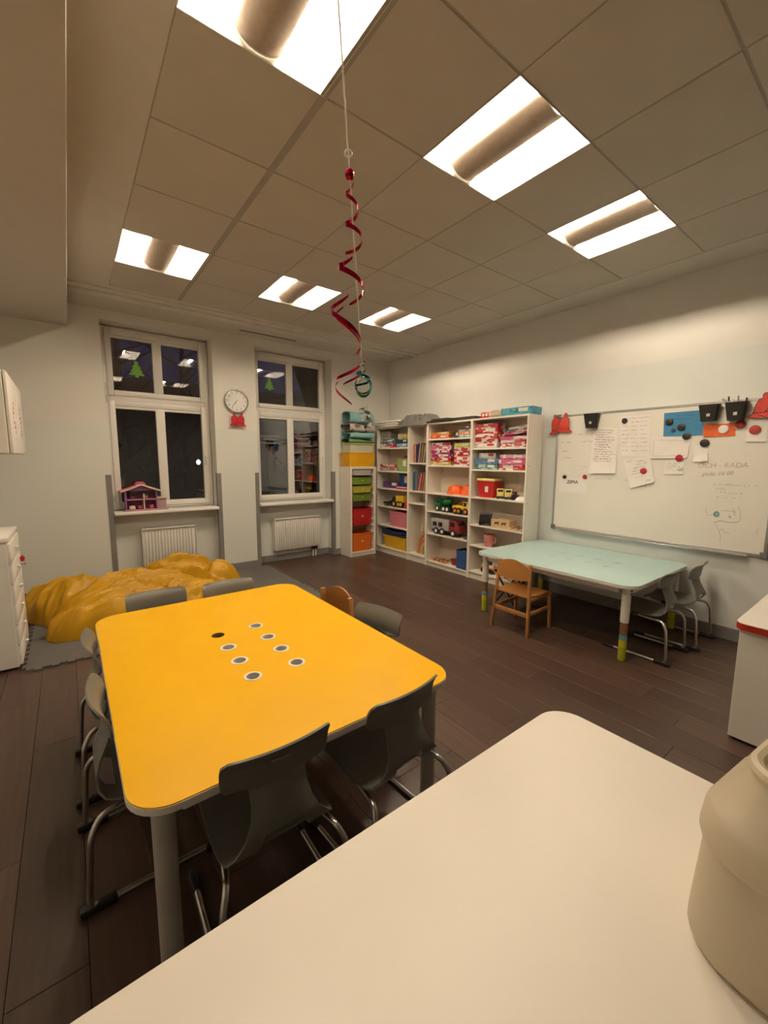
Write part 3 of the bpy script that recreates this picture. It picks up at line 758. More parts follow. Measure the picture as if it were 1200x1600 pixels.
zm = sheet('paper_note', [(118, 487), (262, 490), (252, 570), (112, 560)], 'white sheet lettered ZIMA at the lower left of the whiteboard', M_paper)
p_ = bz(182, 511); text_mesh('ZIMA', .054, 'lettering', M_inkd, zm, T(-.0022, p_[0]-zm.location.y, p_[1]-zm.location.z) @ R(-PI/2, 'Z') @ R(PI/2, 'X'))
sheet('paper_note', [(292, 222), (418, 230), (408, 465), (272, 465)], 'narrow curling sheet with red and dark handwriting', M_paper, 0, .02, lines=[(.1+.05*(k % 2), .55+.4*rnd.random(), .06+.052*k) for k in range(14)], ink=M_inkd, ink2=M_inkr)
sheet('paper_note', [(430, 170), (587, 158), (580, 377), (437, 374)], 'large handwritten timetable sheet under a black magnet', M_paper, 0, 0, lines=[(x, x+.2+.1*rnd.random(), .06+.1*k) for k in range(9) for x in (.05, .38, .7)], ink=mat('grey_violet_ink', (.38, .30, .34), .7), ink2=mat('faint_red_ink', (.62, .36, .36), .7), h=.009)
sheet('paper_note', [(445, 395), (585, 372), (612, 510), (487, 542)], 'tilted printed leaflet pinned by a red magnet', M_paper, .003, .012, lines=[(.12, .32, .1), (.5, .8, .14), (.45, .85, .24), (.3, .75, .36), (.25, .7, .46), (.2, .7, .56), (.3, .6, .7), (.68, .92, .88)], ink=mat('print_grey', (.30, .29, .29), .7), h=.012)
env = sheet('paper_envelope', [(597, 276), (802, 280), (780, 385), (588, 388)], 'long white envelope below the blue sheet', M_paper, .002, .01)
e0 = [Vector(bz(*c)) for c in ((610, 292), (790, 294), (772, 372), (602, 376))]; b = MB()
for a_, c_ in ((0, 1), (0, 3), (3, 2)): stroke(b, [(e0[a_].x-env.location.y-.2, e0[a_].y-env.location.z), (e0[c_].x-env.location.y-.2, e0[c_].y-env.location.z)], .004, -.012)
b.build('fold_line', mat('envelope_fold', (.55, .52, .54), .7), env, smooth=False)
sheet('paper_note', [(665, 395), (762, 390), (757, 470), (655, 470)], 'small ruled note below the envelope', M_paper, 0, .006, lines=[(.1, .7, .3), (.12, .65, .45), (.1, .6, .6)], ink=M_inkg)
sheet('blue_sheet', [(660, 152), (864, 135), (862, 268), (655, 272)], 'blue card with handwriting and three dark magnets', mat('blue_card', (.035, .20, .38), .5), .001, lines=[(.35, .75, .15), (.15, .4, .28), (.4, .72, .30)], ink=mat('navy_ink', (.02, .08, .2), .6))
sheet('orange_sheet', [(864, 213), (1030, 203), (1030, 270), (864, 277)], 'orange card strip with a round white magnet', mat('orange_card', (.75, .12, .02), .5), .003)
sheet('sticky_note', [(818, 322), (890, 320), (888, 402), (812, 405)], 'small square white note under the black magnet', M_paper, .001, .014, cat='note')
sheet('paper_note', [(1090, 220), (1196, 215), (1190, 300), (1083, 300)], 'small white sheet with red magnet at the right end', M_paper, 0, .008, lines=[(.7, .95, .1)], ink=M_inkg)
# magnets
def magnet(x, y, r, m, label, lift=.004):
    yy, zz = bz(x, y); t = thing('magnet', label, 'magnet', (XB-lift, yy, zz), 0, 'round magnets on the whiteboard')
    MB().lathe([(.0001, .010), (r*.7, .0095), (r*.95, .007), (r, .003), (r, 0), (.0001, 0)], 22, R(-PI/2, 'Y'), caps=False).build('cap', m, t)
    MB().lathe([(r*.55, .0105), (r*.6, .0098), (r*.65, .0105)], 22, R(-PI/2, 'Y'), caps=False).build('raised_ring', m, t)
M_mr = mat('red_magnet', (.42, .015, .04), .35); M_mw = mat('white_magnet', (.8, .79, .77), .3)
for x, y, r, m, l in ((143, 484, .021, M_black, 'round black magnet beside the word ZIMA'), (248, 483, .023, M_mr, 'round red magnet on the ZIMA sheet'), (455, 192, .026, M_black, 'round black magnet on the handwritten timetable'),
    (553, 453, .029, M_mr, 'round red magnet on the tilted leaflet'), (739, 385, .031, M_mr, 'round red magnet below the envelope'), (687, 198, .030, M_black, 'leftmost black magnet on the blue card'), (750, 225, .031, M_black, 'right black magnet on the blue card'),
    (777, 273, .031, M_black, 'black magnet on the lower edge of the blue card'), (871, 307, .034, M_black, 'black magnet holding the small square note'), (970, 236, .035, M_mw, 'white magnet on the orange card'), (1058, 210, .034, mat('red_metal_magnet', (.3, .03, .03), .25, .4), 'shiny red magnet right of the orange card'),
    (1133, 238, .036, mat('dull_red_magnet', (.45, .05, .04), .4), 'red magnet on the sheet at the right end'), (740, 437, .022, M_mw, 'white magnet on the small ruled note'), (708, 240, .018, mat('navy_magnet', (.03, .06, .16), .4), 'small navy magnet between two black ones')): magnet(x, y, r, m, l, .0075)
# black magnetic pen cups
def cup(x0, x1, y0, y1, label, pens):
    ya, za = bz(x0, y0); yb, zb2 = bz(x1, y1); t = thing('pen_cup', label, 'pen cup', (XB-.008, (ya+yb)/2, zb2), 0, 'black pen cups on the whiteboard')
    w_ = (ya-yb)/2; h_ = za-zb2; d = .075
    b = MB()
    def ringp(k, z): return [(-d*k, -w_*k), (-d*k, w_*k), (0, w_*k), (0, -w_*k)]
    o_ = rrect(-d, 0, -w_, w_, .018, 4); n = len(o_); lv = [(.72, 0), (1, h_), (.93, h_), (.66, .01)]
    vs = []
    for k, z in lv: vs += [(x*k, y*k, z) for x, y in o_]
    fs = [tuple(reversed(range(n))), tuple(range(3*n, 4*n))]
    for a_ in range(3): fs += [(a_*n+i, a_*n+(i+1) % n, (a_+1)*n+(i+1) % n, (a_+1)*n+i) for i in range(n)]
    b.add(vs, fs); b.build('cup', M_black, t, angle=50)
    MB().box(-.82*d-.002, -.82*d+.001, -.012, .012, h_*.28, h_*.55).build('price_sticker', mat('sticker_grey', (.5, .5, .45), .5), t)
    if pens:
        for k in range(4):
            a_ = rnd.uniform(-.5, .5); MB().tube([(-.03, w_*(-.6+.4*k), .02), (-.035, w_*(-.6+.4*k)+a_*.05, h_+.03+.02*(k % 2))], .006, 8).build('marker', [M_black, M_alu, M_pvc, M_black][k], t)
        MB().tube([(-.05, w_*.5, h_-.01), (-.05, w_*1.3, h_+.035)], .008, 8).build('marker', M_alu, t)
    return t
cup(257, 328, 160, 228, 'small black pen cup at the left end of the whiteboard', False); cup(852, 955, 115, 192, 'empty black pen cup over the blue card', False); cup(988, 1098, 102, 188, 'black pen cup filled with markers', True)
# paper bells
M_bell = mat('red_glitter_card', (.62, .05, .03), .45, var=.15, scale=60); M_bell2 = mat('red_foil_card', (.50, .012, .025), .3, var=.2, scale=40)
def bell_pts(s, a, ox, oz):
    p = [(-.50, 0), (-.30, .12), (-.26, .45), (-.18, .66), (-.06, .72), (-.09, .80), (-.06, .88), (0, .91), (.06, .88), (.09, .80), (.06, .72), (.18, .66), (.26, .45), (.30, .12), (.50, 0), (.28, -.05), (0, -.07), (-.28, -.05)]
    c, sn = math.cos(a), math.sin(a); return [((x*c-y*sn)*s+ox, (x*sn+y*c)*s+oz) for x, y in p]
def bells(name, loc, M, s, label, m):
    t = thing(name, label, 'decoration', loc, 0, 'red paper bells')
    for k, (a, ox, oz) in enumerate(((.22, -.10*s, 0), (-.12, .20*s, .02*s))):
        bl = MB().prism(bell_pts(s, a, ox, oz), .004, M @ T(0, 0, .005*k)).build('bell', m, t, smooth=False)
        b = MB(); q = bell_pts(s, a, ox, oz); z = .0045+.005*k
        b.tube([M @ Vector((x, y, z)) for x, y in q], .0028, 5, closed=True)
        lo = [((-.33), .16), (0, .09), (.33, .16)]; c, sn = math.cos(a), math.sin(a)
        b.tube([M @ Vector(((x*c-y*sn)*s+ox, (x*sn+y*c)*s+oz, z)) for x, y in lo], .0024, 5)
        b.build('outline', M_inkd if m is M_bell else mat('dark_red_line', (.2, .0, .01), .5), bl)
    return t
MR_ = R(-PI/2, 'Z') @ R(PI/2, 'X')
yy, zz = bz(118, 250); bells('paper_bells', (XB-.012, yy, zz), MR_, .215, 'pair of red paper bells at the left end of the whiteboard', M_bell)
yy, zz = bz(1192, 172); bells('paper_bells', (XB-.012, yy, zz), MR_ @ R(-.25, 'Z'), .20, 'pair of red paper bells cut by the right edge', M_bell)
# ================================================================== back wall things
M_face = mat('clock_face', (.80, .79, .76), .3)
cp = on_y(369.5, 627, YB-.02)
ck = thing('wall_clock', 'round silver rimmed wall clock between the windows', 'clock', (cp.x, YB, cp.z))
CR_ = .158; MY = R(PI/2, 'X')
MB().lathe([(.0001, 0), (CR_, 0), (CR_, .03), (CR_-.006, .042), (CR_-.018, .042), (CR_-.022, .022), (.0001, .022)], 40, MY, caps=False).build('case', mat('clock_chrome', (.45, .45, .45), .2, 1.0), ck)
MB().lathe([(.0001, .0225), (CR_-.023, .0225)], 40, MY, caps=False).build('dial', M_face, ck)
for k in range(12):
    a = PI/2-2*PI*(k+1)/12; r_ = CR_-.047
    text_mesh(str(k+1), .036, 'numeral', M_inkd, ck, T(r_*math.cos(a), -.0235, r_*math.sin(a)) @ MY)
for nm, a, L, wd in (('hour_hand', math.radians(-128), .062, .010), ('minute_hand', math.radians(-128.5), .102, .007)):
    MB().prism([(-.012, -wd/2), (L, -wd*.3), (L, wd*.3), (-.012, wd/2)], .001, T(0, -.026, 0) @ R(-a, 'Y') @ R(PI/2, 'X')).build(nm, M_black, ck, smooth=False)
MB().lathe([(.0001, .029), (.007, .028), (.007, .023)], 12, MY, caps=False).build('hand_pin', M_alu, ck)
bp_ = on_y(371, 664, YB-.05)
bells('paper_bells', (bp_.x, YB-.045, bp_.z), R(PI/2, 'X') @ R(-.05, 'Z'), .17, 'pair of red foil bells hanging from the clock', M_bell2)
# paper Christmas trees stuck on the upper panes
def tree_sticker(px, py, h, label):
    p = on_y(px, py, 4.013); z = [(-.10, 0), (-.10, -.12), (.10, -.12), (.10, 0), (.46, .02), (.25, .22), (.36, .24), (.17, .45), (.27, .47), (.10, .68), (.13, .80), (0, .90), (-.13, .80), (-.10, .68), (-.27, .47), (-.17, .45), (-.36, .24), (-.25, .22), (-.46, .02)]
    o = MB().prism([(x*h, y*h) for x, y in z], .0015, R(PI/2, 'X')).build('paper_tree', mat('green_paper', (.14, .34, .03), .6, var=.1), smooth=False)
    o.location = (p.x, 4.012, p.z); return tag(o, label, 'decoration', 'green paper trees on the window panes')
tree_sticker(214, 587, .19, 'green paper fir tree stuck on the left window'); tree_sticker(421, 608, .17, 'green paper fir tree stuck on the right window')
# faint white lettering on the lower panes of the right window
Mlt = mat('frosted_lettering', (.22, .23, .24), .6)
def pane_marks(rows, par):
    b = MB()
    for x0, x1, y in rows:
        A = on_y(x0, y, 4.014); B_ = on_y(x1, y, 4.014); x = A.x
        while x < B_.x:
            w_ = rnd.uniform(.010, .022); b.box(x-par.location.x, x+w_*.75-par.location.x, 4.013-4.0, 4.0145-4.0, A.z-.009, A.z+.009+rnd.uniform(-.004, .006)); x += w_
    b.build('pane_lettering', Mlt, par, smooth=False)['kind'] = 'stuff'
pane_marks([(407, 437, 681), (412, 432, 686), (407, 437, 692), (460, 480, 676), (462, 482, 685), (460, 482, 693)], win2)
# ================================================================== doll's house on the left sill
M_lil = mat('lilac_plastic', (.30, .13, .30), .5); M_pinkroof = mat('pink_roof', (.58, .12, .20), .5); M_cr = mat('cream_trim', (.72, .60, .48), .5)
a = on_y(197, 797, 3.80); c_ = on_y(247, 797, 3.80); Wd = c_.x-a.x
dh = thing('dolls_house', 'lilac open fronted dolls house on the left window sill', 'toy house', (a.x, 3.80, .8955))
def sb(nm, x0, x1, y0, y1, z0, z1, m, bev=.002, par=None): return MB().box(x0, x1, y0, y1, z0, z1, bev, 1).build(nm, m, par or dh)
Hw = .235
sb('base', -.01, Wd+.11, -.05, .16, 0, .012, mat('pink_base', (.55, .30, .34), .5))
sb('back_wall', .0, Wd, .145, .16, .012, Hw, M_lil)
wl_ = sb('side_wall', 0, .014, 0, .145, .012, Hw, M_lil); sb('side_wall', Wd-.014, Wd, 0, .145, .012, Hw, M_lil)
sb('floor_slab', .014, Wd-.014, 0, .145, .125, .137, mat('pink_floor', (.5, .22, .28), .5)); sb('partition', Wd*.56, Wd*.56+.012, 0, .145, .012, .2, M_cr)
gab = [(0, Hw), (Wd, Hw), (Wd*.72, Hw+.035), (Wd*.5, Hw+.06), (Wd*.28, Hw+.035)]
MB().prism(gab, .012, T(0, .02, 0) @ R(PI/2, 'X')).build('gable', M_lil, dh, smooth=False)
rp_ = [(-.04, Hw-.01), (Wd*.2, Hw+.028), (Wd*.5, Hw+.07), (Wd*.8, Hw+.028), (Wd+.04, Hw-.01)]
rf = MB().grid(lambda u, v: ((lambda k, f: (rp_[k][0]*(1-f)+rp_[k+1][0]*f, -.03+.20*v, rp_[k][1]*(1-f)+rp_[k+1][1]*f))(min(int(u*4), 3), u*4-min(int(u*4), 3))), 4, 4, thick=-.014).build('roof', M_pinkroof, dh)
MB().grid(lambda u, v: ((lambda k, f: (rp_[k][0]*(1-f)+rp_[k+1][0]*f, -.036+.008*v, rp_[k][1]*(1-f)+rp_[k+1][1]*f-.002))(min(int(u*4), 3), u*4-min(int(u*4), 3))), 4, 1, thick=-.018).build('roof_trim', M_cr, rf)
sb('roof_ridge', Wd*.33, Wd*.67, .03, .13, Hw+.05, Hw+.092, M_pinkroof, .01, rf); sb('ridge_cap', Wd*.38, Wd*.62, .02, .14, Hw+.088, Hw+.102, M_pinkroof, .004, rf)
for x in (.25, .62):
    wn = sb('window', Wd*x-.035, Wd*x+.035, .008, .019, .185, .225, M_black)
sb('side_annex', Wd+.002, Wd+.10, .03, .15, .012, .135, mat('mauve_annex', (.40, .27, .27), .5)); sb('annex_roof', Wd-.004, Wd+.12, .01, .16, .135, .147, M_cr, .004)
for x, y, z, w_, m in ((.04, .03, .012, .06, M_cr), (.13, .06, .012, .05, M_pinkroof), (.25, .05, .012, .05, M_pinkroof), (.05, .06, .137, .05, M_lil), (.20, .05, .137, .04, M_cr)):
    sb('toy_furniture', x, x+w_, y, y+.05, z, z+.045, m, .01)
# ================================================================== bookcases along the right wall
XF = 3.60; XK = 3.88
M_case = mat('white_bookcase', (0.76, 0.71, 0.63), 0.4, var=0.02)
M_caseback = mat('bookcase_back', (0.66, 0.58, 0.48), 0.55, var=0.02)
def bookcase(y0, y1, shelves, label, H=2.02):
    """y0 < y1; shelves: heights of the upper faces"""
    t = thing('bookcase', label, 'bookcase', (XF, (y0+y1)/2, 0), 0, 'white bookcases along the wall'); h = (y1-y0)/2-.001; D = XK-XF
    for s in (-1, 1):
        p = MB().box(0, D, s*h, s*(h-.018), 0, H, .001, 1).build('side_panel', M_case, t, smooth=False)
        for z in (1.45, 1.03, .72): MB().lathe([(.0001, .0015), (.006, .0015), (.006, 0)], 8, T(.05, s*h, z) @ R(-s*PI/2, 'X'), caps=False).build('peg_hole', M_black, p)
    MB().box(0, D, -h+.018, h-.018, H-.022, H, .001, 1).build('top_board', M_case, t, smooth=False)
    MB().box(D-.004, D, -h+.018, h-.018, .02, H-.02).build('back_panel', M_caseback, t, smooth=False)
    MB().box(.02, .034, -h+.018, h-.018, 0, shelves[-1]-.018).build('plinth', M_case, t, smooth=False)
    for z in shelves: MB().box(.002, D-.004, -h+.0182, h-.0182, z-.02, z, .001, 1).build('shelf', M_case, t, smooth=False)
    return t
SZ = {1: (1.70, 1.335, 1.06, .77, .46, .10), 2: (1.47, 1.06, .88, .11), 3: (1.80, 1.44, 1.055, .80, .48, .08), 4: (1.66, 1.40, 1.055, .705, .44, .10)}
bookcase(2.865, 3.662, SZ[1], 'white bookcase nearest the room corner'); bookcase(2.465, 2.865, SZ[2], 'narrow white bookcase holding picture books')
bookcase(1.666, 2.465, SZ[3], 'white bookcase between the narrow one and the end one'); bookcase(.866, 1.666, SZ[4], 'white bookcase at the end, next to the aqua table')
def sy(cx, X, cy=300): return on_x(500+cx/3.3333, 620+cy/3.3333, X).y
def sz_(cx, cy, X): return on_x(500+cx/3.3333, 620+cy/3.3333, X).z
EPS = .0006
def span(x0, x1, ytop, z, X): # y-range and height of something standing on a shelf at height z with its front at X
    ya, yb = sy(x0, X, ytop), sy(x1, X, ytop); zt = sz_((x0+x1)/2, ytop, X); return yb, ya, max(zt-z, .01)
PM = {}
def pbox(col, kind='p'): # printed box materials by colour word
    C = {'red': ((.42, .02, .03), (.75, .7, .66), (.5, .08, .05)), 'redwhite': ((.70, .66, .62), (.42, .02, .03), (.45, .04, .06)), 'pink': ((.50, .10, .22), (.62, .3, .38), (.75, .7, .68)), 'magenta': ((.28, .03, .11), (.5, .1, .2), (.7, .62, .6)),
         'yellow': ((.62, .45, .04), (.35, .38, .05), (.7, .6, .4)), 'lime': ((.40, .42, .05), (.6, .55, .2), (.7, .68, .5)), 'teal': ((.05, .22, .22), (.4, .5, .45), (.05, .15, .2)), 'blue': ((.10, .22, .38), (.3, .4, .5), (.2, .3, .5)),
         'skyblue': ((.20, .36, .44), (.45, .55, .6), (.1, .2, .3)), 'orange': ((.55, .20, .06), (.6, .3, .1), (.6, .25, .1)), 'orangered': ((.58, .07, .02), (.6, .2, .08), (.7, .5, .4)), 'white': ((.68, .65, .6), (.6, .55, .5), (.5, .45, .42)), 'dark': ((.08, .06, .05), (.2, .12, .08), (.3, .2, .15)),
         'green': ((.20, .30, .10), (.22, .32, .11), (.2, .3, .1)), 'purple': ((.10, .04, .13), (.14, .06, .16), (.1, .04, .13)), 'navy': ((.02, .06, .19), (.03, .07, .2), (.02, .05, .15)), 'grey': ((.35, .36, .36), (.5, .5, .48), (.25, .27, .3)), 'cyanbox': ((.05, .24, .34), (.10, .33, .42), (.04, .16, .25))}[col]
    return print_mat('printed_%s_card' % col, *C, scale=16)
PLAIN = {'green', 'purple', 'navy', 'skyblue', 'orange', 'blue'}
def gbox(y0, y1, z, h, col, label, X=3.66, depth=.17, rot=0.0, tilt=0.0, cat='box', name='game_box', group=None):
    """a lidded cardboard box: base, slightly larger lid, printed panel"""
    t = thing(name, label, cat, (X+depth/2, (y0+y1)/2, z+EPS), rot, group); d, w_ = depth/2, (y1-y0)/2-.001
    if tilt: t.rotation_euler = (tilt, 0, rot)
    m = pbox(col)
    MB().box(-d+.003, d-.003, -w_+.003, w_-.003, 0, h*.5, .001, 1).build('base', m, t)
    MB().box(-d, d, -w_, w_, h*.28, h-.0006, .0015, 1).build('lid', m, t)
    lb = (.70, .66, .60) if col not in ('white', 'redwhite', 'grey') else (.42, .03, .05)
    MB().box(-d-.0008, -d+.001, -w_*.75, -w_*.15, h*.42, h*.86).build('title_panel', mat('title_panel_%d' % int(lb[0]*100), lb, .4), t, smooth=False)
    return t
ORD = ['bottom', 'second', 'third', 'fourth', 'fifth', 'sixth', 'seventh']
def stack(x0, x1, ytop, z, cols, where, X=3.66, depth=.17, jit=.012, name='game_box'):
    y0, y1, H = span(x0, x1, ytop, z, X); n = len(cols); hz = H/n; r = random.Random(int(x0*7+z*100))
    for k, c in enumerate(cols):
        a = r.uniform(0, jit); b_ = r.uniform(0, jit)
        nm = {'redwhite': 'white and red', 'orangered': 'orange-red', 'skyblue': 'sky blue', 'cyanbox': 'blue'}.get(c, c)
        gbox(y0+a, y1-b_, z+k*hz, hz-EPS, c, '%s game box, %s in %s' % (nm, ORD[k] if k else 'lowest', where), X+r.uniform(0, .012), depth-.015, r.uniform(-.03, .03), name=name, group='board game boxes')
# ---- first bookcase
z = SZ[1]
stack(297, 385, 222, z[0], ['redwhite', 'teal'], 'left pile, top shelf of corner bookcase', jit=.02)
y0, y1, H = span(297, 385, 222, z[0], 3.66)
for k in range(3):
    o = MB().box(-.09, .09, -.125, .125, 0, .028, .004).box(-.088, .088, -.122, .122, .028, .038).build('folder_stack', mat('grey_folder', (.34, .32, .28), .6), smooth=True)
    o.location = (3.76, (y0+y1)/2+.01*k, z[0]+H+.0015+k*.041); tag(o, 'grey document folder, %s of three on the corner bookcase top shelf' % ('lowest', 'middle', 'uppermost')[k], 'folder', 'grey folders')
stack(398, 456, 222, z[0], ['skyblue', 'navy'], 'right pile, top shelf of corner bookcase')
y0, y1, H = span(402, 452, 222, z[0], 3.66); gbox(y0, y1, z[0]+H, .085, 'yellow', 'yellow box lying on the navy box in the corner bookcase', 3.67, .14)
stack(308, 398, 352, z[1], ['grey', 'red'], 'low pile, second shelf of corner bookcase')
y0, y1, H = span(402, 455, 322, z[1], 3.65); gbox(y0, y1, z[1], H, 'green', 'plain green cardboard box on the second shelf', 3.65, .2)
o = MB().lathe([(.085, 0), (.08, .004), (.012, .045), (.0001, .047)], 20).build('paper_cone_hat', mat('maroon_felt', (.12, .015, .03), .8)); o.location = (3.74, (y0+y1)/2, z[1]+H+.0015); tag(o, 'maroon cone hat lying on the green box', 'hat')
y0, y1, H = span(325, 403, 442, z[2], 3.66); gbox(y0, y1, z[2], H, 'purple', 'dark purple box on the third shelf', 3.68, .16)
y0, y1, H = span(408, 454, 402, z[2], 3.70); gbox(y0, y1, z[2], H, 'navy', 'tall plain blue box on the third shelf', 3.72, .13)
y0, y1, H = span(392, 453, 464, z[2], 3.61)
t = thing('toy_keyboard', 'small red toy keyboard with white keys on the third shelf', 'toy', (3.66, (y0+y1)/2, z[2]+EPS)); w_ = (y1-y0)/2
MB().box(-.045, .05, -w_, w_, 0, .028, .006).build('body', mat('coral_plastic', (.55, .05, .06), .4), t)
for k in range(6): MB().box(-.042, .005, -w_+.012+k*(2*w_-.024)/6, -w_+.008+(k+1)*(2*w_-.024)/6, .028, .036, .002, 1).build('key', M_pvc, t)
def vehicle(y, x, z, L, label, body, cabc, wheel_r=.03, W=.10, rot=0.0, load=None, cabh=.09, beacon=None, hubs=None, name='toy_truck', nose=0, bedh=.05):
    """toy lorry pointing to -y at rot 0: chassis, cab with windows, load, wheels"""
    t = thing(name, label, 'toy vehicle', (x, y, z+EPS), rot); h = L/2; r = wheel_r
    MB().box(-W/2+.012, W/2-.012, -h+.01, h-.01, r*.8, r*1.5, .004).build('chassis', M_black, t)
    cl = L*.34
    pr = [(-h, r*1.2), (-h+cl, r*1.2), (-h+cl, r*1.4+cabh), (-h+cl*.35, r*1.4+cabh), (-h+nose, r*1.4+cabh*.5), (-h, r*1.4+cabh*.45)]
    cb_ = MB().prism(pr, W, T(-W/2, 0, 0) @ R(PI/2, 'Z') @ R(PI/2, 'X'), bev=.004).build('cab', cabc, t)
    for s in (-1, 1):
        MB().box(s*W/2, s*(W/2+.0018), -h+cl*.42, -h+cl*.88, r*1.4+cabh*.48, r*1.4+cabh*.9, .002, 1).build('side_window', M_black, cb_)
        for yy in ((-h+L*.2), (h-L*.2), (h-L*.42))[:2 if L < .2 else 3]:
            wl = MB().lathe([(.0001, -.012), (r*.8, -.012), (r, -.008), (r, .008), (r*.8, .012), (.0001, .012)], 18, T(s*(W/2-.006), yy, r) @ R(PI/2, 'Y'), caps=False).build('wheel', M_black, t)
            MB().lathe([(.0001, .003), (r*.5, .002), (r*.52, 0)], 14, T(s*(W/2+.0065), yy, r) @ R(s*PI/2, 'Y'), caps=False).build('hub', hubs or M_alu, wl)
    MB().box(-W/2+.012, W/2-.012, -h+cl*.12, -h+cl*.3, r*1.4+cabh*.55, r*1.4+cabh*.86, .002, 1, M=T(0, -.004, 0)).build('windscreen', M_black, cb_)
    if load == 'tipper':
        MB().prism([(-h+cl+.006, r*1.5), (h, r*1.5+.01), (h+.008, r*1.5+bedh), (-h+cl+.002, r*1.5+bedh)], W, T(-W/2, 0, 0) @ R(PI/2, 'Z') @ R(PI/2, 'X'), bev=.003).build('tipper_bed', body, t)
    elif load == 'box': MB().box(-W/2, W/2, -h+cl+.006, h, r*1.4, r*1.4+bedh, .006).build('load_body', body, t)
    elif load == 'drum': 
        MB().lathe([(.02, 0), (W*.42, L*.16), (W*.45, L*.34), (W*.3, L*.5), (W*.18, L*.56)], 16, T(0, -h+cl+.004, r*1.5+W*.42) @ R(-PI/2+.2, 'X')).build('mixer_drum', body, t)
    elif load == 'digger':
        MB().box(-W/2+.01, W/2-.01, -h+cl+.004, h, r*1.4, r*1.4+bedh, .006).build('load_body', body, t)
        MB().tube(bend_path([(0, h*.5, r*1.4+bedh), (0, h*.1, r*1.4+bedh+.055), (0, -h*.6, r*1.4+bedh+.035)], .02), .009, 8).build('arm', mat('orange_toy', (.70, .20, .02), .4), t)
        MB().box(-.025, .025, -h*.75, -h*.5, r*1.4+bedh, r*1.4+bedh+.04, .008).build('bucket', M_black, t)
    if beacon: MB().lathe([(.012, 0), (.012, .015), (.0001, .02)], 10, T(0, -h+cl*.7, r*1.4+cabh)).build('beacon', beacon, t)
    return t
M_toyy = mat('yellow_toy', (.72, .48, .03), .4); M_toyr = mat('dark_red_toy', (.26, .03, .03), .4); M_toyg = mat('green_toy', (.02, .16, .05), .4); M_toysil = mat('silver_toy', (.36, .35, .33), .4); M_toyo = mat('orange_toy', (.70, .20, .02), .4); M_cry = mat('pale_yellow_toy', (.75, .62, .22), .4)
y0, y1, H = span(328, 372, 540, z[3], 3.64); vehicle((y0+y1)/2, 3.69, z[3], y1-y0, 'small black toy car on the fourth shelf', M_black, M_black, .025, .09, 0, 'box', .055, bedh=.03, name='toy_car')
y0, y1, H = span(375, 434, 503, z[3], 3.64); vehicle((y0+y1)/2, 3.70, z[3], y1-y0, 'yellow toy tipper with big black wheels, corner bookcase', M_toyy, M_black, .052, .13, PI, 'tipper', .09, bedh=.11, hubs=M_toyy)
y0, y1, H = span(436, 452, 546, z[3], 3.62); o = MB().box(-.04, .04, -.036, .036, 0, .085, .006).build('toy_block', M_red); o.location = (3.665, (y0+y1)/2-.004, z[3]+EPS); tag(o, 'red toy block beside the yellow tipper', 'toy block')
# storage tubs
def tub(cy_, z, W, D, H, label, m, X=3.62, name='storage_tub', lip=.012, taper=.86, along='y', fill=None, loc=None, rot=0):
    t = thing(name, label, 'storage tub', loc or (X+D/2, cy_, z+EPS), rot)
    o_ = rrect(-D/2, D/2, -W/2, W/2, .025, 5); n = len(o_); vs = []; fs = []
    lv = [(taper, 0), (1-.03, H*.93), (1.0, H*.93), (1.0, H), (.955, H), (.93, H*.9), (taper-.04, .006)]
    for k, zz in lv: vs += [(x*k, y*k, zz) for x, y in o_]
    for a_ in range(len(lv)-1): fs += [(a_*n+i, a_*n+(i+1) % n, (a_+1)*n+(i+1) % n, (a_+1)*n+i) for i in range(n)]
    fs += [tuple(reversed(range(n))), tuple(range((len(lv)-1)*n, len(lv)*n))]
    MB().add(vs, fs).build('body', m, t, angle=40)
    MB().tube([(x*1.005, y*1.005, H*.965) for x, y in o_], .004, 6, closed=True).build('rim', m, t)
    if fill is not None:
        for k in range(9):
            rr = random.Random(k*5+int(W*1000)); MB().box(-.02, .02, -.018, .018, 0, .03, .006, M=T(rr.uniform(-.3, .3)*D, rr.uniform(-.34, .34)*W, H*.80) @ R(rr.random()*3, 'Z') @ R(rr.random(), 'X')).build('toy_brick', fill[k % len(fill)], t)
    return t
y0, y1, H = span(357, 449, 600, z[4], 3.62); tub((y0+y1)/2, z[4], y1-y0, .24, H, 'pink storage tub in the corner bookcase', mat('pink_tub', (.62, .20, .26), .4))
y0, y1, H = span(325, 448, 728, z[5], 3.62); tub((y0+y1)/2, z[5], y1-y0, .24, H, 'yellow storage tub on the lowest shelf', mat('yellow_tub', (.68, .42, .02), .4))
def folded_cloth(name, loc, W, D, H, label, m, layers=3, sd=1, cat='blanket', rot=0, wob=.02):
    t = MB(); lh = H/layers
    for k in range(layers):
        def fn(u, v, k=k):
            a = 2*PI*v; s = Vector((math.cos(a), math.sin(a)))
            e = .5
            X = D/2*math.copysign(abs(s.x)**.35, s.x); Z = lh*.5*math.copysign(abs(s.y)**.7, s.y)+lh*(k+.5)
            Y = (u-.5)*W
            f = 1-.12*abs(2*u-1)**6
            nv = noise.noise(Vector((Y*5+sd, X*6, k*3.1+sd)))*wob*2
            return (X*f+nv*.5, Y+noise.noise(Vector((X*5, Z*9, sd)))*wob, max(0, Z+nv*(.8 if Z > lh*.6 else .1)))
        t.grid(fn, 24, 28)
    o = t.build(name, m, angle=80); o.location = loc; o.rotation_euler = (0, 0, rot); return tag(o, label, cat)
folded_cloth('folded_cloth', (3.735, (y0+y1)/2+.03, z[5]+H+.006), (y1-y0)*1.04, .21, .075, 'navy cloth folded on top of the yellow tub', mat('navy_cloth', (.015, .03, .10), .8), 2, 4, 'cloth', wob=.012)
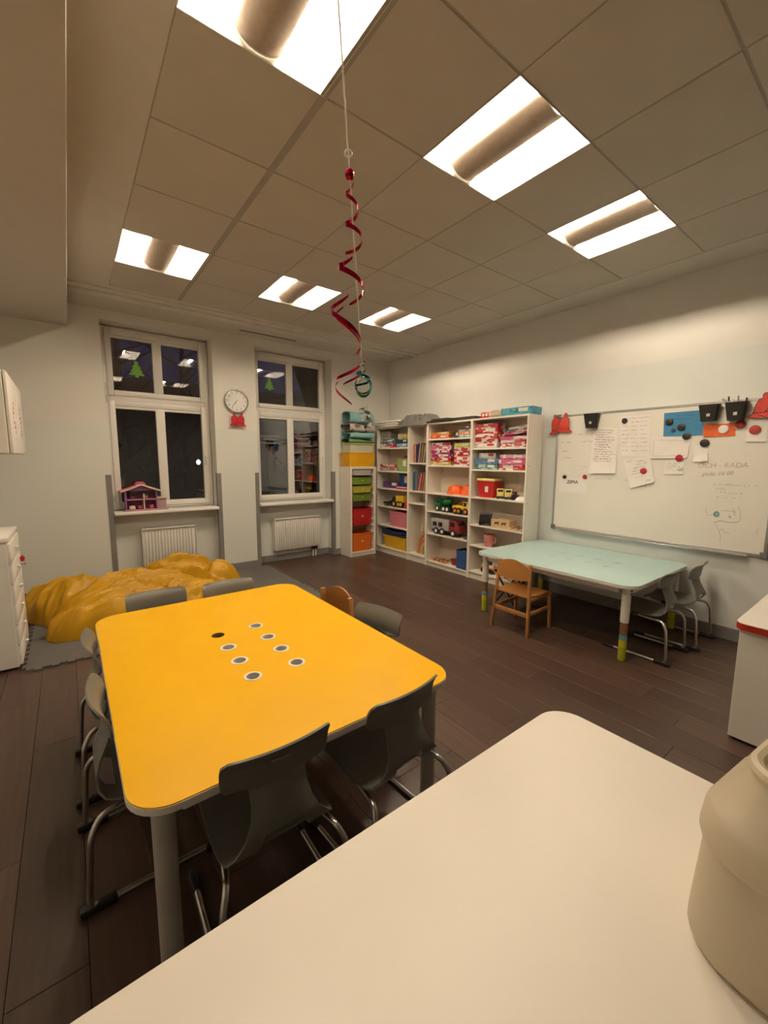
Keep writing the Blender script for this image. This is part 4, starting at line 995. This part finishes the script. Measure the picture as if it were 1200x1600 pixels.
# ---- second bookcase: picture books
bc = [(.62, .15, .07), (.7, .45, .3), (.08, .04, .14), (.05, .04, .10), (.5, .45, .36), (.12, .05, .07), (.45, .28, .08), (.09, .07, .16), (.55, .40, .12), (.10, .16, .22)]
bw = ['orange', 'tan', 'violet', 'black', 'grey', 'maroon', 'ochre', 'indigo', 'mustard', 'steel blue']
bc2 = [(.10, .17, .26), (.05, .12, .20), (.14, .22, .30), (.20, .26, .30), (.5, .04, .04), (.6, .55, .5), (.35, .03, .05), (.6, .22, .05), (.25, .10, .06), (.5, .45, .38)]
bw2 = ['slate blue', 'dark blue', 'grey blue', 'blue grey', 'red', 'white', 'crimson', 'orange', 'brown', 'cream']
def books(x0, x1, ytop, z, cols, words, where, lean):
    y0, y1, H = span(x0, x1, ytop, z, 3.64); n = len(cols); tw = (y1-y0)/n; r = random.Random(int(z*100))
    for k, c in enumerate(cols):
        h = H*r.uniform(.84, .99); th = tw*.84; d = r.uniform(.16, .20)
        a = -lean[k]
        t = thing('picture_book', '%s picture book, %d%s from left %s' % (words[k], k+1, ('st', 'nd', 'rd')[k] if k < 3 else 'th', where), 'book', (3.645, y1-(k+1)*tw+.001, z+EPS), 0, 'picture books in the narrow bookcase')
        t.rotation_euler = (a, 0, 0)
        m = mat('book_%d_%d' % (int(z*100), k), c, .4, var=.12, scale=20)
        MB().box(0, d, 0, th*.14, 0, h).box(0, d, th*.86, th, 0, h).box(0, th*.15, 0, th, 0, h).build('cover', m, t, smooth=False)
        MB().box(th*.15, d-.004, th*.14, th*.86, .003, h-.003).build('pages', M_paper, t, smooth=False)
books(486, 546, 238, SZ[2][0], bc, bw, 'in the upper row', [0, 0, -.02, -.05, -.14, -.16, -.16, -.18, -.18, -.18])
books(482, 541, 388, SZ[2][1], bc2, bw2, 'in the lower row', [0, 0, 0, 0, -.15, -.2, -.22, -.22, -.22, -.22])
# coloured arch toy leaning in the bottom compartment
y0, y1, H = span(492, 543, 690, SZ[2][3], 3.66)
t = thing('arch_toy', 'wooden toy of nested coloured arches standing in the narrow bookcase', 'toy', (3.70, (y0+y1)/2, SZ[2][3]+EPS)); rw = (y1-y0)
for k, (cn, c) in enumerate((('tan', (.52, .30, .12)), ('salmon', (.58, .18, .10)), ('sand', (.58, .42, .18)), ('olive', (.28, .26, .06)))):
    ro, ri = H*(.98-.2*k), H*(.98-.2*k)-H*.16; sx_ = rw/H*.98
    pts = [(ro*math.cos(a*PI/2/10), ro*math.sin(a*PI/2/10)) for a in range(11)]+[(ri*math.cos((10-a)*PI/2/10), ri*math.sin((10-a)*PI/2/10)) for a in range(11)]
    MB().prism([(p[0]*sx_-rw/2, p[1]) for p in pts], .07, R(PI/2, 'Z') @ R(PI/2, 'X')).build('arch', mat(cn+'_arch', c, .5), t, smooth=False)
MB().box(.08, .1, rw/2-.045, rw/2-.02, 0, H*1.02, .003).build('upright', M_cr, t)
# ---- third bookcase
z = SZ[3]
stack(572, 672, 184, z[0], ['orangered', 'orange'], 'left pile, top shelf of middle bookcase', X=3.64)
y0, y1, H = span(676, 714, 180, z[0], 3.66); gbox(y0, y1, z[0], H*.95, 'dark', 'dark upright box between the piles on the top shelf', 3.70, .14)
stack(719, 786, 152, z[0], ['skyblue', 'orange', 'grey', 'dark'], 'right pile, top shelf of middle bookcase')
stack(576, 682, 238, z[1], ['yellow', 'red', 'magenta', 'magenta', 'pink', 'redwhite'], 'left pile, second shelf of middle bookcase', X=3.64)
stack(695, 783, 240, z[1], ['redwhite', 'redwhite', 'red', 'redwhite', 'lime'], 'right pile, second shelf of middle bookcase', X=3.64)
M_orange = mat('bright_orange_plastic', (.85, .13, .02), .4)
for (a, c_, yt), l in (((652, 724, 458), 'bright orange toy helmet, left one'), ((730, 776, 462), 'bright orange toy helmet, right one')):
    y0, y1, H = span(a, c_, yt, z[2], 3.66); r_ = (y1-y0)/2; t = thing('toy_helmet', l, 'toy helmet', (3.745, (y0+y1)/2, z[2]+EPS), 0, 'orange toy helmets')
    if r_ < .1: r_ = .098; t.location.y = y0+r_-.01
    MB().lathe([(r_, 0), (r_, .006), (r_*.93, .014), (r_*.9, H*.45), (r_*.7, H*.82), (r_*.35, H*.96), (.001, H)], 28).build('dome', M_orange, t)
    for q in (-.3, 0, .3): MB().tube([(math.cos(a_)*r_*.9, q*r_, max(.01, math.sin(a_)*H*.98*(1-abs(q)*.35))) for a_ in [PI*k/10 for k in range(11)]], .007, 6).build('ridge', M_orange, t)
y0, y1, H = span(594, 680, 528, z[3], 3.64); vehicle((y0+y1)/2, 3.71, z[3], (y1-y0), 'green toy truck with white cab front, middle bookcase', M_toyg, M_toyg, .045, .13, PI, 'drum', .11, hubs=M_pvc, nose=.02)
y0, y1, H = span(686, 772, 545, z[3], 3.62); vehicle((y0+y1)/2, 3.69, z[3], (y1-y0), 'yellow and orange toy digger, middle bookcase', M_toyy, M_toyy, .045, .13, 0.06, 'digger', .11, hubs=M_toyo, bedh=.05)
y0, y1, H = span(577, 723, 643, z[4], 3.62); vehicle((y0+y1)/2, 3.70, z[4], (y1-y0), 'large silver toy transporter lorry with dark red cab', M_toysil, M_toyr, .048, .15, 0, 'box', .15, hubs=M_pvc, bedh=.155)
lor = [o for o in bpy.data.objects if o.get('label', '').startswith('large silver toy transporter')][0]
for yy in (.04, .15): MB().box(-.0775, -.0745, yy, yy+.075, .115, .175, .02).build('side_opening', M_black, lor)
y0, y1, H = span(742, 769, 728, z[4], 3.62); o = MB().box(-.05, .05, (y0-y1)/2, (y1-y0)/2, 0, .018, .005).box(-.045, .045, (y0-y1)*.42, (y1-y0)*.42, .018, .022, .002).build('toy_book', mat('blue_board_book', (.04, .06, .2), .5)); o.location = (3.68, (y0+y1)/2, z[4]+EPS); tag(o, 'small blue board book lying beside the transporter', 'book')
y0, y1, H = span(566, 655, 815, z[5], 3.66)
t = thing('puzzle_board', 'wooden puzzle board with red pieces lying on the lowest shelf', 'puzzle', (3.73, (y0+y1)/2, z[5]+EPS)); w_ = (y1-y0)/2
MB().box(-.10, .11, -w_, w_, 0, .012, .003).build('board', mat('pine_board', (.52, .33, .18), .5), t)
for k in range(10): MB().prism([(.022*math.cos(q*PI/3), .018*math.sin(q*PI/3)) for q in range(6)], .012, T(-.07+.045*(k % 4), -w_+.05+(k//4)*.085+.02*(k % 2), .012)).build('puzzle_piece', [M_toyr, mat('pine_dark', (.35, .18, .08), .5)][k % 2], t, smooth=False)
y0, y1, H = span(664, 702, 832, z[5], 3.64); r_ = (y1-y0)/2; o = MB().lathe([(.001, 0), (r_*.6, 0), (r_*.95, .05), (r_, .075), (r_*.93, .075), (r_*.55, .012), (.001, .012)], 24, caps=False).build('toy_bowl', mat('dark_red_bowl', (.30, .03, .02), .4)); o.location = (3.72, (y0+y1)/2, z[5]+EPS); tag(o, 'dark red toy bowl on the lowest shelf', 'bowl')
y0, y1, H = span(706, 765, 803, z[5], 3.61); tb = tub((y0+y1)/2, z[5], y1-y0, .2, H, 'open blue cardboard box on the lowest shelf', mat('blue_cardbox', (.02, .07, .22), .6), X=3.61, taper=.99, name='open_box', fill=[M_pvc, M_black, M_toyg])
# ---- end bookcase
z = SZ[4]
stack(806, 928, 140, z[0], ['white', 'redwhite', 'red', 'red', 'redwhite'], 'left pile, top shelf of end bookcase', X=3.64)
stack(935, 1075, 205, z[0], ['redwhite', 'redwhite', 'pink'], 'right pile, top shelf of end bookcase', X=3.64)
y0, y1, H = span(935, 1075, 205, z[0], 3.64)
for k, (c, n_) in enumerate((('magenta', 'magenta'), ('red', 'red'), ('teal', 'teal'), ('white', 'white'))):
    b_ = gbox(y0+.01, y1-.02-.03*k, z[0]+H+.004+k*.023, .02, c, '%s flat box, tilted on the right pile of the end bookcase' % n_, 3.66, .15, tilt=-.10, group='board game boxes'); b_.location.z += .016
stack(803, 925, 322, z[1], ['teal', 'blue'], 'left pile, second shelf of end bookcase', X=3.63, jit=.02)
y0, y1, H = span(824, 912, 322, z[1], 3.66); gbox(y0, y1, z[1]+H, .07, 'white', 'white box on the blue box, second shelf of end bookcase', 3.67, .14)
stack(930, 1070, 300, z[1], ['redwhite', 'pink', 'pink'], 'right pile, second shelf of end bookcase', X=3.63)
y0, y1, H = span(814, 906, 430, z[2], 3.63); W_ = y1-y0
bk = tub((y0+y1)/2, z[2], W_, .2, H*.9, 'red lidded toy bucket on the third shelf', M_red, X=3.63, taper=.80, name='toy_bucket')
MB().prism(rrect(-.104, .104, -W_/2*1.02, W_/2*1.02, .03), .03, T(0, 0, H*.9+.0005), bev=.008).build('lid', M_cry, bk)
MB().box(-.096, -.092, -.05, .0, H*.3, H*.62, .002, 1).build('sticker', M_paper, bk)
for (a, c_), l in (((902, 942), 'yellow toy truck nearest the red bucket'), ((944, 982), 'yellow toy truck, second from the red bucket')):
    y0, y1, H = span(a, c_, 480, z[2], 3.63); vehicle((y0+y1)/2, 3.70, z[2], .13, l, M_cry, M_cry, .026, .082, -.95, 'box', .085, bedh=.05, hubs=M_cry)
y0, y1, H = span(986, 1010, 497, z[2], 3.63); vehicle((y0+y1)/2-.005, 3.70, z[2], .15, 'small black toy trailer with yellow trim on the third shelf', M_toyy, M_black, .026, y1-y0-.01, -PI/2+.3, 'digger', .04, bedh=.02)
y0, y1, H = span(1014, 1064, 508, z[2], 3.62); o = MB().prism([(-.07, 0), (.07, 0), (.06, .03), (.0, .045), (-.06, .02)], (y1-y0), T(0, (y1-y0)/2, 0) @ R(PI/2, 'X'), bev=.004).build('toy_ramp', M_paper); o.location = (3.70, (y0+y1)/2, z[2]+EPS); tag(o, 'flat white plastic toy ramp on the third shelf', 'toy')
y0, y1, H = span(824, 880, 603, z[3], 3.63); vehicle((y0+y1)/2, 3.70, z[3], .17, 'black toy tractor with pale green stripe, end bookcase', M_black, M_black, .035, y1-y0-.02, -PI/2+.4, 'box', .11, bedh=.03, hubs=mat('pale_green_toy', (.45, .5, .35), .4))
M_pine = mat('pale_pine', (.60, .42, .24), .5, var=.1)
y0, y1, H = span(888, 985, 638, z[3], 3.62); t = thing('animal_crate', 'wooden crate with cut-out animal shapes on the fourth shelf', 'wooden box', (3.70, (y0+y1)/2, z[3]+EPS)); w_ = (y1-y0)/2; hh = H*.95
for s in (-1, 1): MB().box(s*.07, s*.061, -w_, w_, 0, hh, .002, 1).build('side_board', M_pine, t); MB().box(-.061, .061, s*w_, s*(w_-.009), 0, hh, .002, 1).build('end_board', M_pine, t)
MB().box(-.061, .061, -w_+.009, w_-.009, 0, .008).build('bottom_board', M_pine, t)
an = [(-.03, 0), (-.022, 0), (-.02, .014), (.012, .014), (.014, 0), (.022, 0), (.022, .022), (.034, .034), (.026, .042), (.016, .032), (-.028, .03), (-.036, .018)]
for yy in (-.055, .045): MB().prism(an, .0015, T(-.0702, yy, hh*.35) @ R(-PI/2, 'Z') @ R(PI/2, 'X')).build('animal_cutout', mat('dark_cutout', (.05, .03, .02), .7), t, smooth=False)
y0, y1, H = span(962, 1052, 660, z[3], 3.61)
y1 = min(y1, 3.64*0+y1)
t = thing('slatted_tray', 'low wooden slatted tray at the end of the fourth shelf', 'wooden tray', (3.69, (y0+y1)/2-.012, z[3]+EPS)); w_ = (y1-y0)/2-.014
MB().box(-.08, .08, -w_, w_, 0, .018, .003).build('base', M_pine, t)
for k in range(5): MB().box(-.07, .07, -w_+.01+k*(2*w_-.02)/5, -w_-.012+(k+1)*(2*w_-.02)/5+.008, .018, .03+.004*(k % 2), .002, 1).build('slat', [M_pine, mat('dark_pine', (.2, .12, .06), .5)][k % 2], t)
y0, y1, H = span(840, 888, 712, z[4], 3.64); r_ = (y1-y0)/2
t = thing('smiling_mug', 'pink toy mug with a smiling face on the fifth shelf', 'mug', (3.71, (y0+y1)/2, z[4]+EPS)); M_pk = mat('pink_mug', (.62, .26, .24), .4)
MB().lathe([(.001, 0), (r_*.7, 0), (r_*.95, H*.35), (r_, H*.9), (r_*.9, H*.9), (r_*.8, .01), (.001, .01)], 24, caps=False).build('bowl', M_pk, t)
MB().tube([(0, -r_*.95-.035*math.sin(a_), H*.5+.035*math.cos(a_)) for a_ in [PI*k/8 for k in range(9)]], .008, 8).build('handle', M_pk, t)
MB().tube([(-r_*.99, .02*math.cos(a_), H*.42+.018*math.sin(a_)) for a_ in [PI+PI*k/8 for k in range(9)]], .0025, 6).build('smile', M_toyr, t)
for s in (-1, 1): MB().lathe([(.006, 0), (.001, .003)], 10, T(-r_*.99, s*.022, H*.62) @ R(-PI/2, 'Y')).build('eye', M_black, t)
y0, y1, H = span(950, 1040, 738, z[4], 3.63); o = MB().prism(rrect(-.1, .1, (y0-y1)/2, (y1-y0)/2, .02), .03, bev=.008).build('grey_tray', mat('grey_tray', (.3, .3, .29), .5)); o.location = (3.74, (y0+y1)/2, z[4]+EPS); tag(o, 'grey plastic tray on the fifth shelf behind the aqua table', 'tray')
y0, y1, H = span(826, 900, 845, z[5], 3.64)
t = thing('toy_bus', 'rounded white and orange toy bus on the lowest shelf of the end bookcase', 'toy vehicle', (3.74, (y0+y1)/2, z[5]+EPS)); w_ = (y1-y0)/2; hh = .2
MB().box(-.07, .07, -w_, w_, .03, hh, .05, 4).build('body', M_pvc, t)
MB().box(-.072, .072, -w_*1.005, w_*1.005, .04, .085, .03, 3).build('bumper_band', M_toyo, t)
for yy in (-.05, .05): MB().box(-.0715, -.068, yy-.03, yy+.03, .115, .165, .012).build('window', M_black, t)
for yy in (-.06, .06):
    for s in (-1, 1): MB().lathe([(.001, -.012), (.032, -.012), (.032, .012), (.001, .012)], 18, T(s*.062, yy, .032) @ R(PI/2, 'Y'), caps=False).build('wheel', M_black, t)
y1_ = sy(912, 3.64, 900); 
for k in range(3):
    cy_ = 1.16-.0*k
    tp = print_mat('patterned_card', (.62, .56, .48), (.2, .14, .1), (.5, .2, .12), 34)
    t = thing('puzzle_box', 'flat patterned puzzle box, %s of three behind the wooden chair' % ('lowest', 'middle', 'uppermost')[k], 'box', (3.72, 1.06+.012*k, z[5]+EPS+k*.048), 0, 'patterned puzzle boxes')
    MB().box(-.11, .10, -.17, .17, 0, .03, .002, 1).build('base', tp, t); MB().box(-.113, .103, -.173, .173, .014, .047, .002, 1).build('lid', tp, t)
# ---- things lying on top of the bookcases
ZT = 2.0206
a0, a1 = sy(952, 3.64, 75), sy(1140, 3.64, 75); gbox(.86, 1.26, ZT, .085, 'cyanbox', 'long blue box on top of the end bookcase', 3.63, .2, .03)
t = thing('black_portfolio', 'large black flat portfolio case on top of the middle bookcase', 'portfolio', (3.72, 2.05, ZT), .03)
MB().box(-.13, .13, -.43, .42, 0, .022, .004).box(-.11, .13, -.40, .36, .022, .04, .004).build('case', mat('black_vinyl', (.014, .013, .013), .5), t)
MB().tube(bend_path([(-.13, -.06, .012), (-.165, -.05, .012), (-.165, .05, .012), (-.13, .06, .012)], .015), .006, 8).build('handle', M_black, t)
MB().box(-.10, .08, .05, .34, .04, .052, .003).build('loose_sheets', mat('dark_paper', (.05, .045, .04), .7), t)
for k, (yy, nm, m, lab) in enumerate(((1.50, 'toy_figure', M_red, 'small red toy block with white dots on the end bookcase'), (1.36, 'crumpled_bag', mat('cream_bag', (.5, .40, .30), .6), 'crumpled cream bag on top of the end bookcase'))):
    if k == 0:
        t = thing(nm, lab, 'toy', (3.68, yy, ZT)); MB().box(-.05, .05, -.075, .06, 0, .07, .012).build('body', m, t)
        for q in (-.03, .02): MB().lathe([(.018, 0), (.001, .004)], 14, T(-.05, q, .035) @ R(-PI/2, 'Y')).build('dot', M_pvc, t)
    else: folded_cloth(nm, (3.70, yy, ZT+.002), .16, .16, .065, lab, m, 1, 6, 'bag', wob=.03)
for k in range(3):
    o = MB().prism(rrect(-.125, .12, -.28, .28, .012), .026, bev=.006).prism(rrect(-.118, .113, -.27, .27, .012), .004, T(0, 0, .026)).build('document_tray', M_pvc); o.location = (3.70-.01*k, 3.40-.02*k, ZT+k*.031); o.rotation_euler = (0, 0, -.03+.03*k)
    tag(o, 'flat white document tray on the corner bookcase, %s of three' % ('lowest', 'middle', 'uppermost')[k], 'document tray', 'white document trays')
def crumple():
    def fn(u, v):
        x = -.17+.36*v; y = -.34+.68*u
        n1 = 1-abs(noise.noise(Vector((x*7+y*3, y*6-x*3, 1)))); n2 = 1-abs(noise.noise(Vector((x*13-y*4, y*15+x*5, 5)))); e = max(0, 1-(2*u-1)**4)*max(0, 1-max(0, 1-v*2.2)**3)
        hang = -.05*max(0, (.20-v)/.20)*(.6+.4*noise.noise(Vector((u*5, 0, 3))))
        return (x+.03*noise.noise(Vector((y*8, x*5, 2))), y+.03*noise.noise(Vector((x*9, y*5, 7))), .012+e*(.10*n1**2+.06*n2**2)*(1 if v > .15 else .4)+(hang if x < -.13 else 0))
    m = MB(); m.grid(fn, 60, 36, thick=-.004); return m
o = crumple().build('grey_cloth', mat('grey_jersey', (.15, .142, .13), .85, var=.1, scale=20), angle=80); o.location = (3.74, 2.80, ZT+.004); tag(o, 'crumpled grey cloth draped over the top of two bookcases', 'cloth')

# ================================================================== tray tower in the corner
SX0, SX1, SY0, SY1 = 2.972, 3.458, 3.478, 3.772; SH = 1.405
tt = thing('tray_tower', 'tall white storage frame with coloured trays in the corner', 'storage unit', ((SX0+SX1)/2, SY0, 0)); sw = (SX1-SX0)/2; sd = SY1-SY0
for s in (-1, 1):
    p = MB().box(s*sw, s*(sw-.034), 0, sd, 0, SH, .002, 1).build('side_panel', M_case, tt, smooth=False)
    for k in range(12): MB().box(s*(sw-.034), s*(sw-.048), .01, sd-.01, .16+k*.1, .168+k*.1, .002, 1).build('runner', M_case, p)
MB().box(-sw+.034, sw-.034, 0, sd, SH-.036, SH, .002, 1).build('top_board', M_case, tt, smooth=False); MB().box(-sw+.034, sw-.034, 0, sd, .05, .07, .002, 1).build('bottom_board', M_case, tt, smooth=False)
MB().box(-sw+.034, sw-.034, .01, .026, 0, .05).build('plinth', M_case, tt, smooth=False); MB().box(-sw+.034, sw-.034, sd-.004, sd, .07, SH-.036).build('back_panel', M_caseback, tt, smooth=False)
M_lgrey = mat('pale_grey_tray', (.46, .43, .42), .45); M_tgreen = mat('green_tray', (.16, .26, .03), .4); M_tlime = mat('lime_tray', (.46, .42, .06), .4); M_tred = mat('red_tray', (.42, .012, .015), .4); M_torange = mat('orange_tray', (.68, .15, .015), .4)
def c2(x, y): return on_y(520+x/6.664, 640+y/6.664, SY0)
for (ya, yb), m, lab in (((613, 685), M_lgrey, 'shallow pale grey tray, uppermost in the tray tower'), ((705, 780), M_tgreen, 'shallow green tray, second in the tray tower'), ((798, 868), M_tlime, 'shallow lime yellow tray in the tray tower'), ((880, 952), M_tgreen, 'shallow green tray, fourth in the tray tower'), ((1035, 1205), M_tred, 'deep red tray in the tray tower'), ((1290, 1475), M_torange, 'deep orange tray, lowest in the tray tower')):
    zt = c2(290, ya).z; zb = c2(290, yb).z; H = zt-zb
    tr = tub(0, 0, 2*sw-.10, .27, H, lab, m, name='tray', taper=.90, loc=(0, 0, 0), fill=[M_toyr, M_toyy, M_toyo] if H > .15 else None)
    tr.location = (tt.location.x-.004, SY0+.012+.135, zb); tr.rotation_euler = (0, 0, PI/2)
    MB().box(-.129, -.127, -.012, .012, H*.5, H*.58).build('label_slot', M_pvc, tr)
# on top of the tower
yb_ = tub(0, 0, .50, .30, .215, 'deep yellow storage tub on top of the tray tower', mat('amber_tub', (.70, .36, .008), .35), name='storage_tub', taper=.90, loc=(tt.location.x-.012, 3.62, SH+.0006), rot=PI/2)
cb_ = tub(0, 0, .45, .27, .12, 'pale translucent tub between the yellow tub and the blankets', mat('milky_tub', (.55, .54, .42), .4), name='storage_tub', taper=.92, loc=(tt.location.x+.0, 3.63, SH+.2175), rot=PI/2)
ld = MB().prism(rrect(-.235, .235, -.14, .14, .03), .02, bev=.006).build('tub_lid', mat('lime_lid', (.34, .42, .08), .4)); ld.location = (tt.location.x, 3.63, SH+.2175+.1235); tag(ld, 'lime green lid under the blankets', 'lid')
zz = SH+.2175+.146
M_aq = mat('aqua_fleece', (.22, .42, .42), .85, var=.12, scale=14, sheen=.3)
M_pat = print_mat('patterned_blanket', (.55, .47, .43), (.12, .10, .10), (.35, .5, .48), 18)
for k, (h_, m, lab, W_) in enumerate(((.055, mat('green_fleece', (.13, .26, .12), .85), 'green blanket, lowest of the folded pile', .47), (.085, M_aq, 'aqua blanket, second from below in the folded pile', .46), (.12, M_pat, 'patterned blanket in the middle of the folded pile', .46), (.16, mat('teal_fleece', (.20, .40, .41), .85, var=.15, scale=10, sheen=.3), 'pale teal blanket, uppermost of the folded pile', .44))):
    folded_cloth('folded_blanket', (tt.location.x, 3.625, zz+.002), W_, .27, h_, lab, m, 1, k+2, rot=PI/2, wob=.03); zz += h_+.014
# ================================================================== milky plastic tub on the white table
M_milk = mat('milky_plastic', (.80, .74, .62), .3, var=.03, scale=3, alpha=1.0)
nt = M_milk.node_tree; bs_ = nt.nodes['Principled BSDF']; out_ = [n for n in nt.nodes if n.type == 'OUTPUT_MATERIAL'][0]
tl_ = nt.nodes.new('ShaderNodeBsdfTranslucent'); tl_.inputs[0].default_value = (.86, .78, .60, 1); mx_ = nt.nodes.new('ShaderNodeMixShader'); mx_.inputs[0].default_value = .45
nt.links.new(bs_.outputs[0], mx_.inputs[1]); nt.links.new(tl_.outputs[0], mx_.inputs[2]); nt.links.new(mx_.outputs[0], out_.inputs[0])
tb = thing('milky_tub', 'milky translucent plastic tub on the white table', 'tub', (.298, -1.612, .7405), -.12)
# local: corner at origin, body extends to +x and -y
def loft(levels, r, cap_b=True, cap_t=False):
    m = MB(); n = None; vs = []; fs = []
    for (x0, x1, y0, y1, z, rr) in levels:
        p = rrect(x0, x1, y0, y1, rr, 7); n = len(p); vs += [(x, y, z) for x, y in p]
    for a_ in range(len(levels)-1): fs += [(a_*n+i, a_*n+(i+1) % n, (a_+1)*n+(i+1) % n, (a_+1)*n+i) for i in range(n)]
    if cap_b: fs.append(tuple(reversed(range(n))))
    if cap_t: fs.append(tuple(range((len(levels)-1)*n, len(levels)*n)))
    m.add(vs, fs); return m
W_, D_ = .34, .26
def lev(o, z, r): return (-o, W_+o, -D_-o, o, z, r)
loft([lev(-.020, 0, .07), lev(-.008, .004, .08), lev(-.004, .014, .085), lev(-.004, .03, .087), lev(-.012, .184, .088), lev(-.016, .184, .085), lev(-.012, .03, .08), lev(-.02, .008, .07)], 0, True, True).build('body', M_milk, tb, angle=50)
loft([lev(-.013, .172, .088), lev(-.006, .176, .09), lev(-.004, .184, .092), lev(-.008, .222, .092), lev(-.014, .232, .09), lev(-.026, .240, .085), lev(-.052, .292, .065), lev(-.056, .304, .06), lev(-.068, .304, .055), lev(-.068, .290, .055), lev(-.034, .230, .08), lev(-.02, .176, .085)], 0, False, False).build('collar', M_milk, tb, angle=50)
p = rrect(.060, W_-.060, -D_+.060, -.060, .05, 8); MB().tube([(x, y, .308) for x, y in p], .010, 8, closed=True).build('rolled_rim', M_milk, tb)
# ================================================================== foil swirl hanging on a string
A0 = Vector((.290, -.600, ZC)); B0 = Vector((.416, -.42, 1.62))+Vector((CR.x, CR.y, 0)).normalized()*.10
def ax(z): return A0.lerp(B0, (ZC-z)/(ZC-1.62))
sw_ = thing('foil_swirl', 'red teal and silver foil swirl decoration hanging on a string', 'decoration', A0)
def loc_(v): return v-A0
rs = random.Random(2)
MB().tube([loc_(ax(ZC-(ZC-1.80)*k/60))+Vector((rs.uniform(-1, 1), rs.uniform(-1, 1), 0))*.0012 for k in range(61)], .0027, 5).build('string', mat('cotton_string', (.78, .73, .62), .9), sw_)
MB().tube([loc_(ax(2.497))+CR*.011*math.cos(2*PI*k/14)+Vector((0, 0, .011*math.sin(2*PI*k/14))) for k in range(14)], .003, 6, closed=True).build('ring', M_pvc, sw_)
M_foilr = mat('red_foil', (.50, .008, .06), .16, .9, var=.3, scale=50); M_foilt = mat('teal_foil', (.0, .23, .20), .15, .9, var=.3, scale=50); M_foils = mat('silver_foil', (.55, .62, .62), .12, 1.0, var=.2, scale=50)
MB().lathe([(.001, -.016), (.012, -.012), (.016, 0), (.012, .012), (.001, .016)], 14, Matrix.Translation(loc_(ax(2.44)))).build('bead', M_foilr, sw_)
def ribbon(zs, rad, turns, ph, wd, name, m, n=120, ctr=0.0, zpow=1.0):
    """helical foil band about the string; its width stands along the axis"""
    def fn(u, v):
        z = zs[0]+(zs[1]-zs[0])*u**zpow; a = ph+2*PI*turns*u; r = rad(u); c = loc_(ax(z))
        w_ = wd*(.25+.75*math.sin(PI*min(1, max(0.02, u)*1.0))**.4)
        return c+CR*(math.cos(a)*r+ctr)+Vector((CF.x, CF.y, 0))*(math.sin(a)*r)+Vector((0, 0, (v-.5)*w_))
    return MB().grid(fn, n, 2, thick=.0006).build(name, m, sw_, angle=80)
ribbon((2.425, 2.20), lambda u: .014+.020*u, 2.6, .4, .016, 'red_band', M_foilr)
ribbon((2.215, 2.07), lambda u: .034+.014*u, 1.1, 1.2, .019, 'red_band', M_foilr, 60, ctr=-.022)
ribbon((2.10, 1.90), lambda u: .050, .95, 1.3, .018, 'red_band', M_foilr, 60, ctr=-.048)
ribbon((2.06, 1.92), lambda u: .040, .70, 1.9, .010, 'red_band', M_foilr, 40, ctr=-.042)
ribbon((1.88, 1.80), lambda u: .052, .55, -.2, .013, 'red_band', M_foilr, 50, ctr=-.05)
ribbon((1.85, 1.79), lambda u: .045, .45, -.1, .009, 'red_band', M_foilr, 40, ctr=-.035)
ribbon((1.80, 1.71), lambda u: .042, .42, 2.5, .010, 'red_band', M_foilr, 30, ctr=-.062)
ribbon((1.87, 1.83), lambda u: .012, 1.6, 0, .008, 'silver_curl', M_foils, 40)
for k in range(3):
    c = loc_(ax(1.785-.006*k))
    def fn(u, v, k=k, c=c):
        a = 2*PI*u+k; r = .030-.002*k
        d1 = CR*math.cos(a)*r; d2 = Vector((0, 0, 1))*math.sin(a)*r*1.15; tilt = Vector((CF.x, CF.y, 0))*math.sin(a+k*2.1)*.02
        return c+d1+d2+tilt+(CR*math.cos(a)+Vector((0, 0, math.sin(a))))*(v-.5)*.004+Vector((CF.x, CF.y, 0))*(v-.5)*.012
    MB().grid(fn, 36, 2, thick=.0006).build('teal_loop', M_foilt, sw_, angle=80)
ribbon((1.84, 1.78), lambda u: .020+.012*u, 1.4, 1.0, .010, 'teal_band', M_foilt, 40)
ribbon((1.71, 1.655), lambda u: .010+.014*math.sin(PI*u), 1.7, 0, .012, 'silver_curl', M_foils, 50)
ribbon((1.69, 1.62), lambda u: .006+.020*math.sin(PI*u), 1.2, 2, .014, 'silver_curl', M_foils, 50)
# ================================================================== black folding stand under the aqua table
fs_ = thing('folding_stand', 'black folding stand with crossed legs under the aqua table', 'folding stand', (3.10, .62, 0))
for s in (-1, 1):
    for q in (-1, 1): MB().tube([(s*.13, q*.16, .01), (s*.13, -q*.13, .40)], .009, 8).build('leg', M_black, fs_)
    MB().tube([(-.14, s*.16, .012), (.14, s*.16, .012)], .009, 8).build('floor_bar', M_chrome, fs_); MB().tube([(-.14, s*.13, .40), (.14, s*.13, .40)], .009, 8).build('top_bar', M_black, fs_)
MB().grid(lambda u, v: (-.13+.26*u, -.13+.26*v, .40-.05*math.sin(PI*v)), 6, 10, thick=.003).build('sling', M_black, fs_)
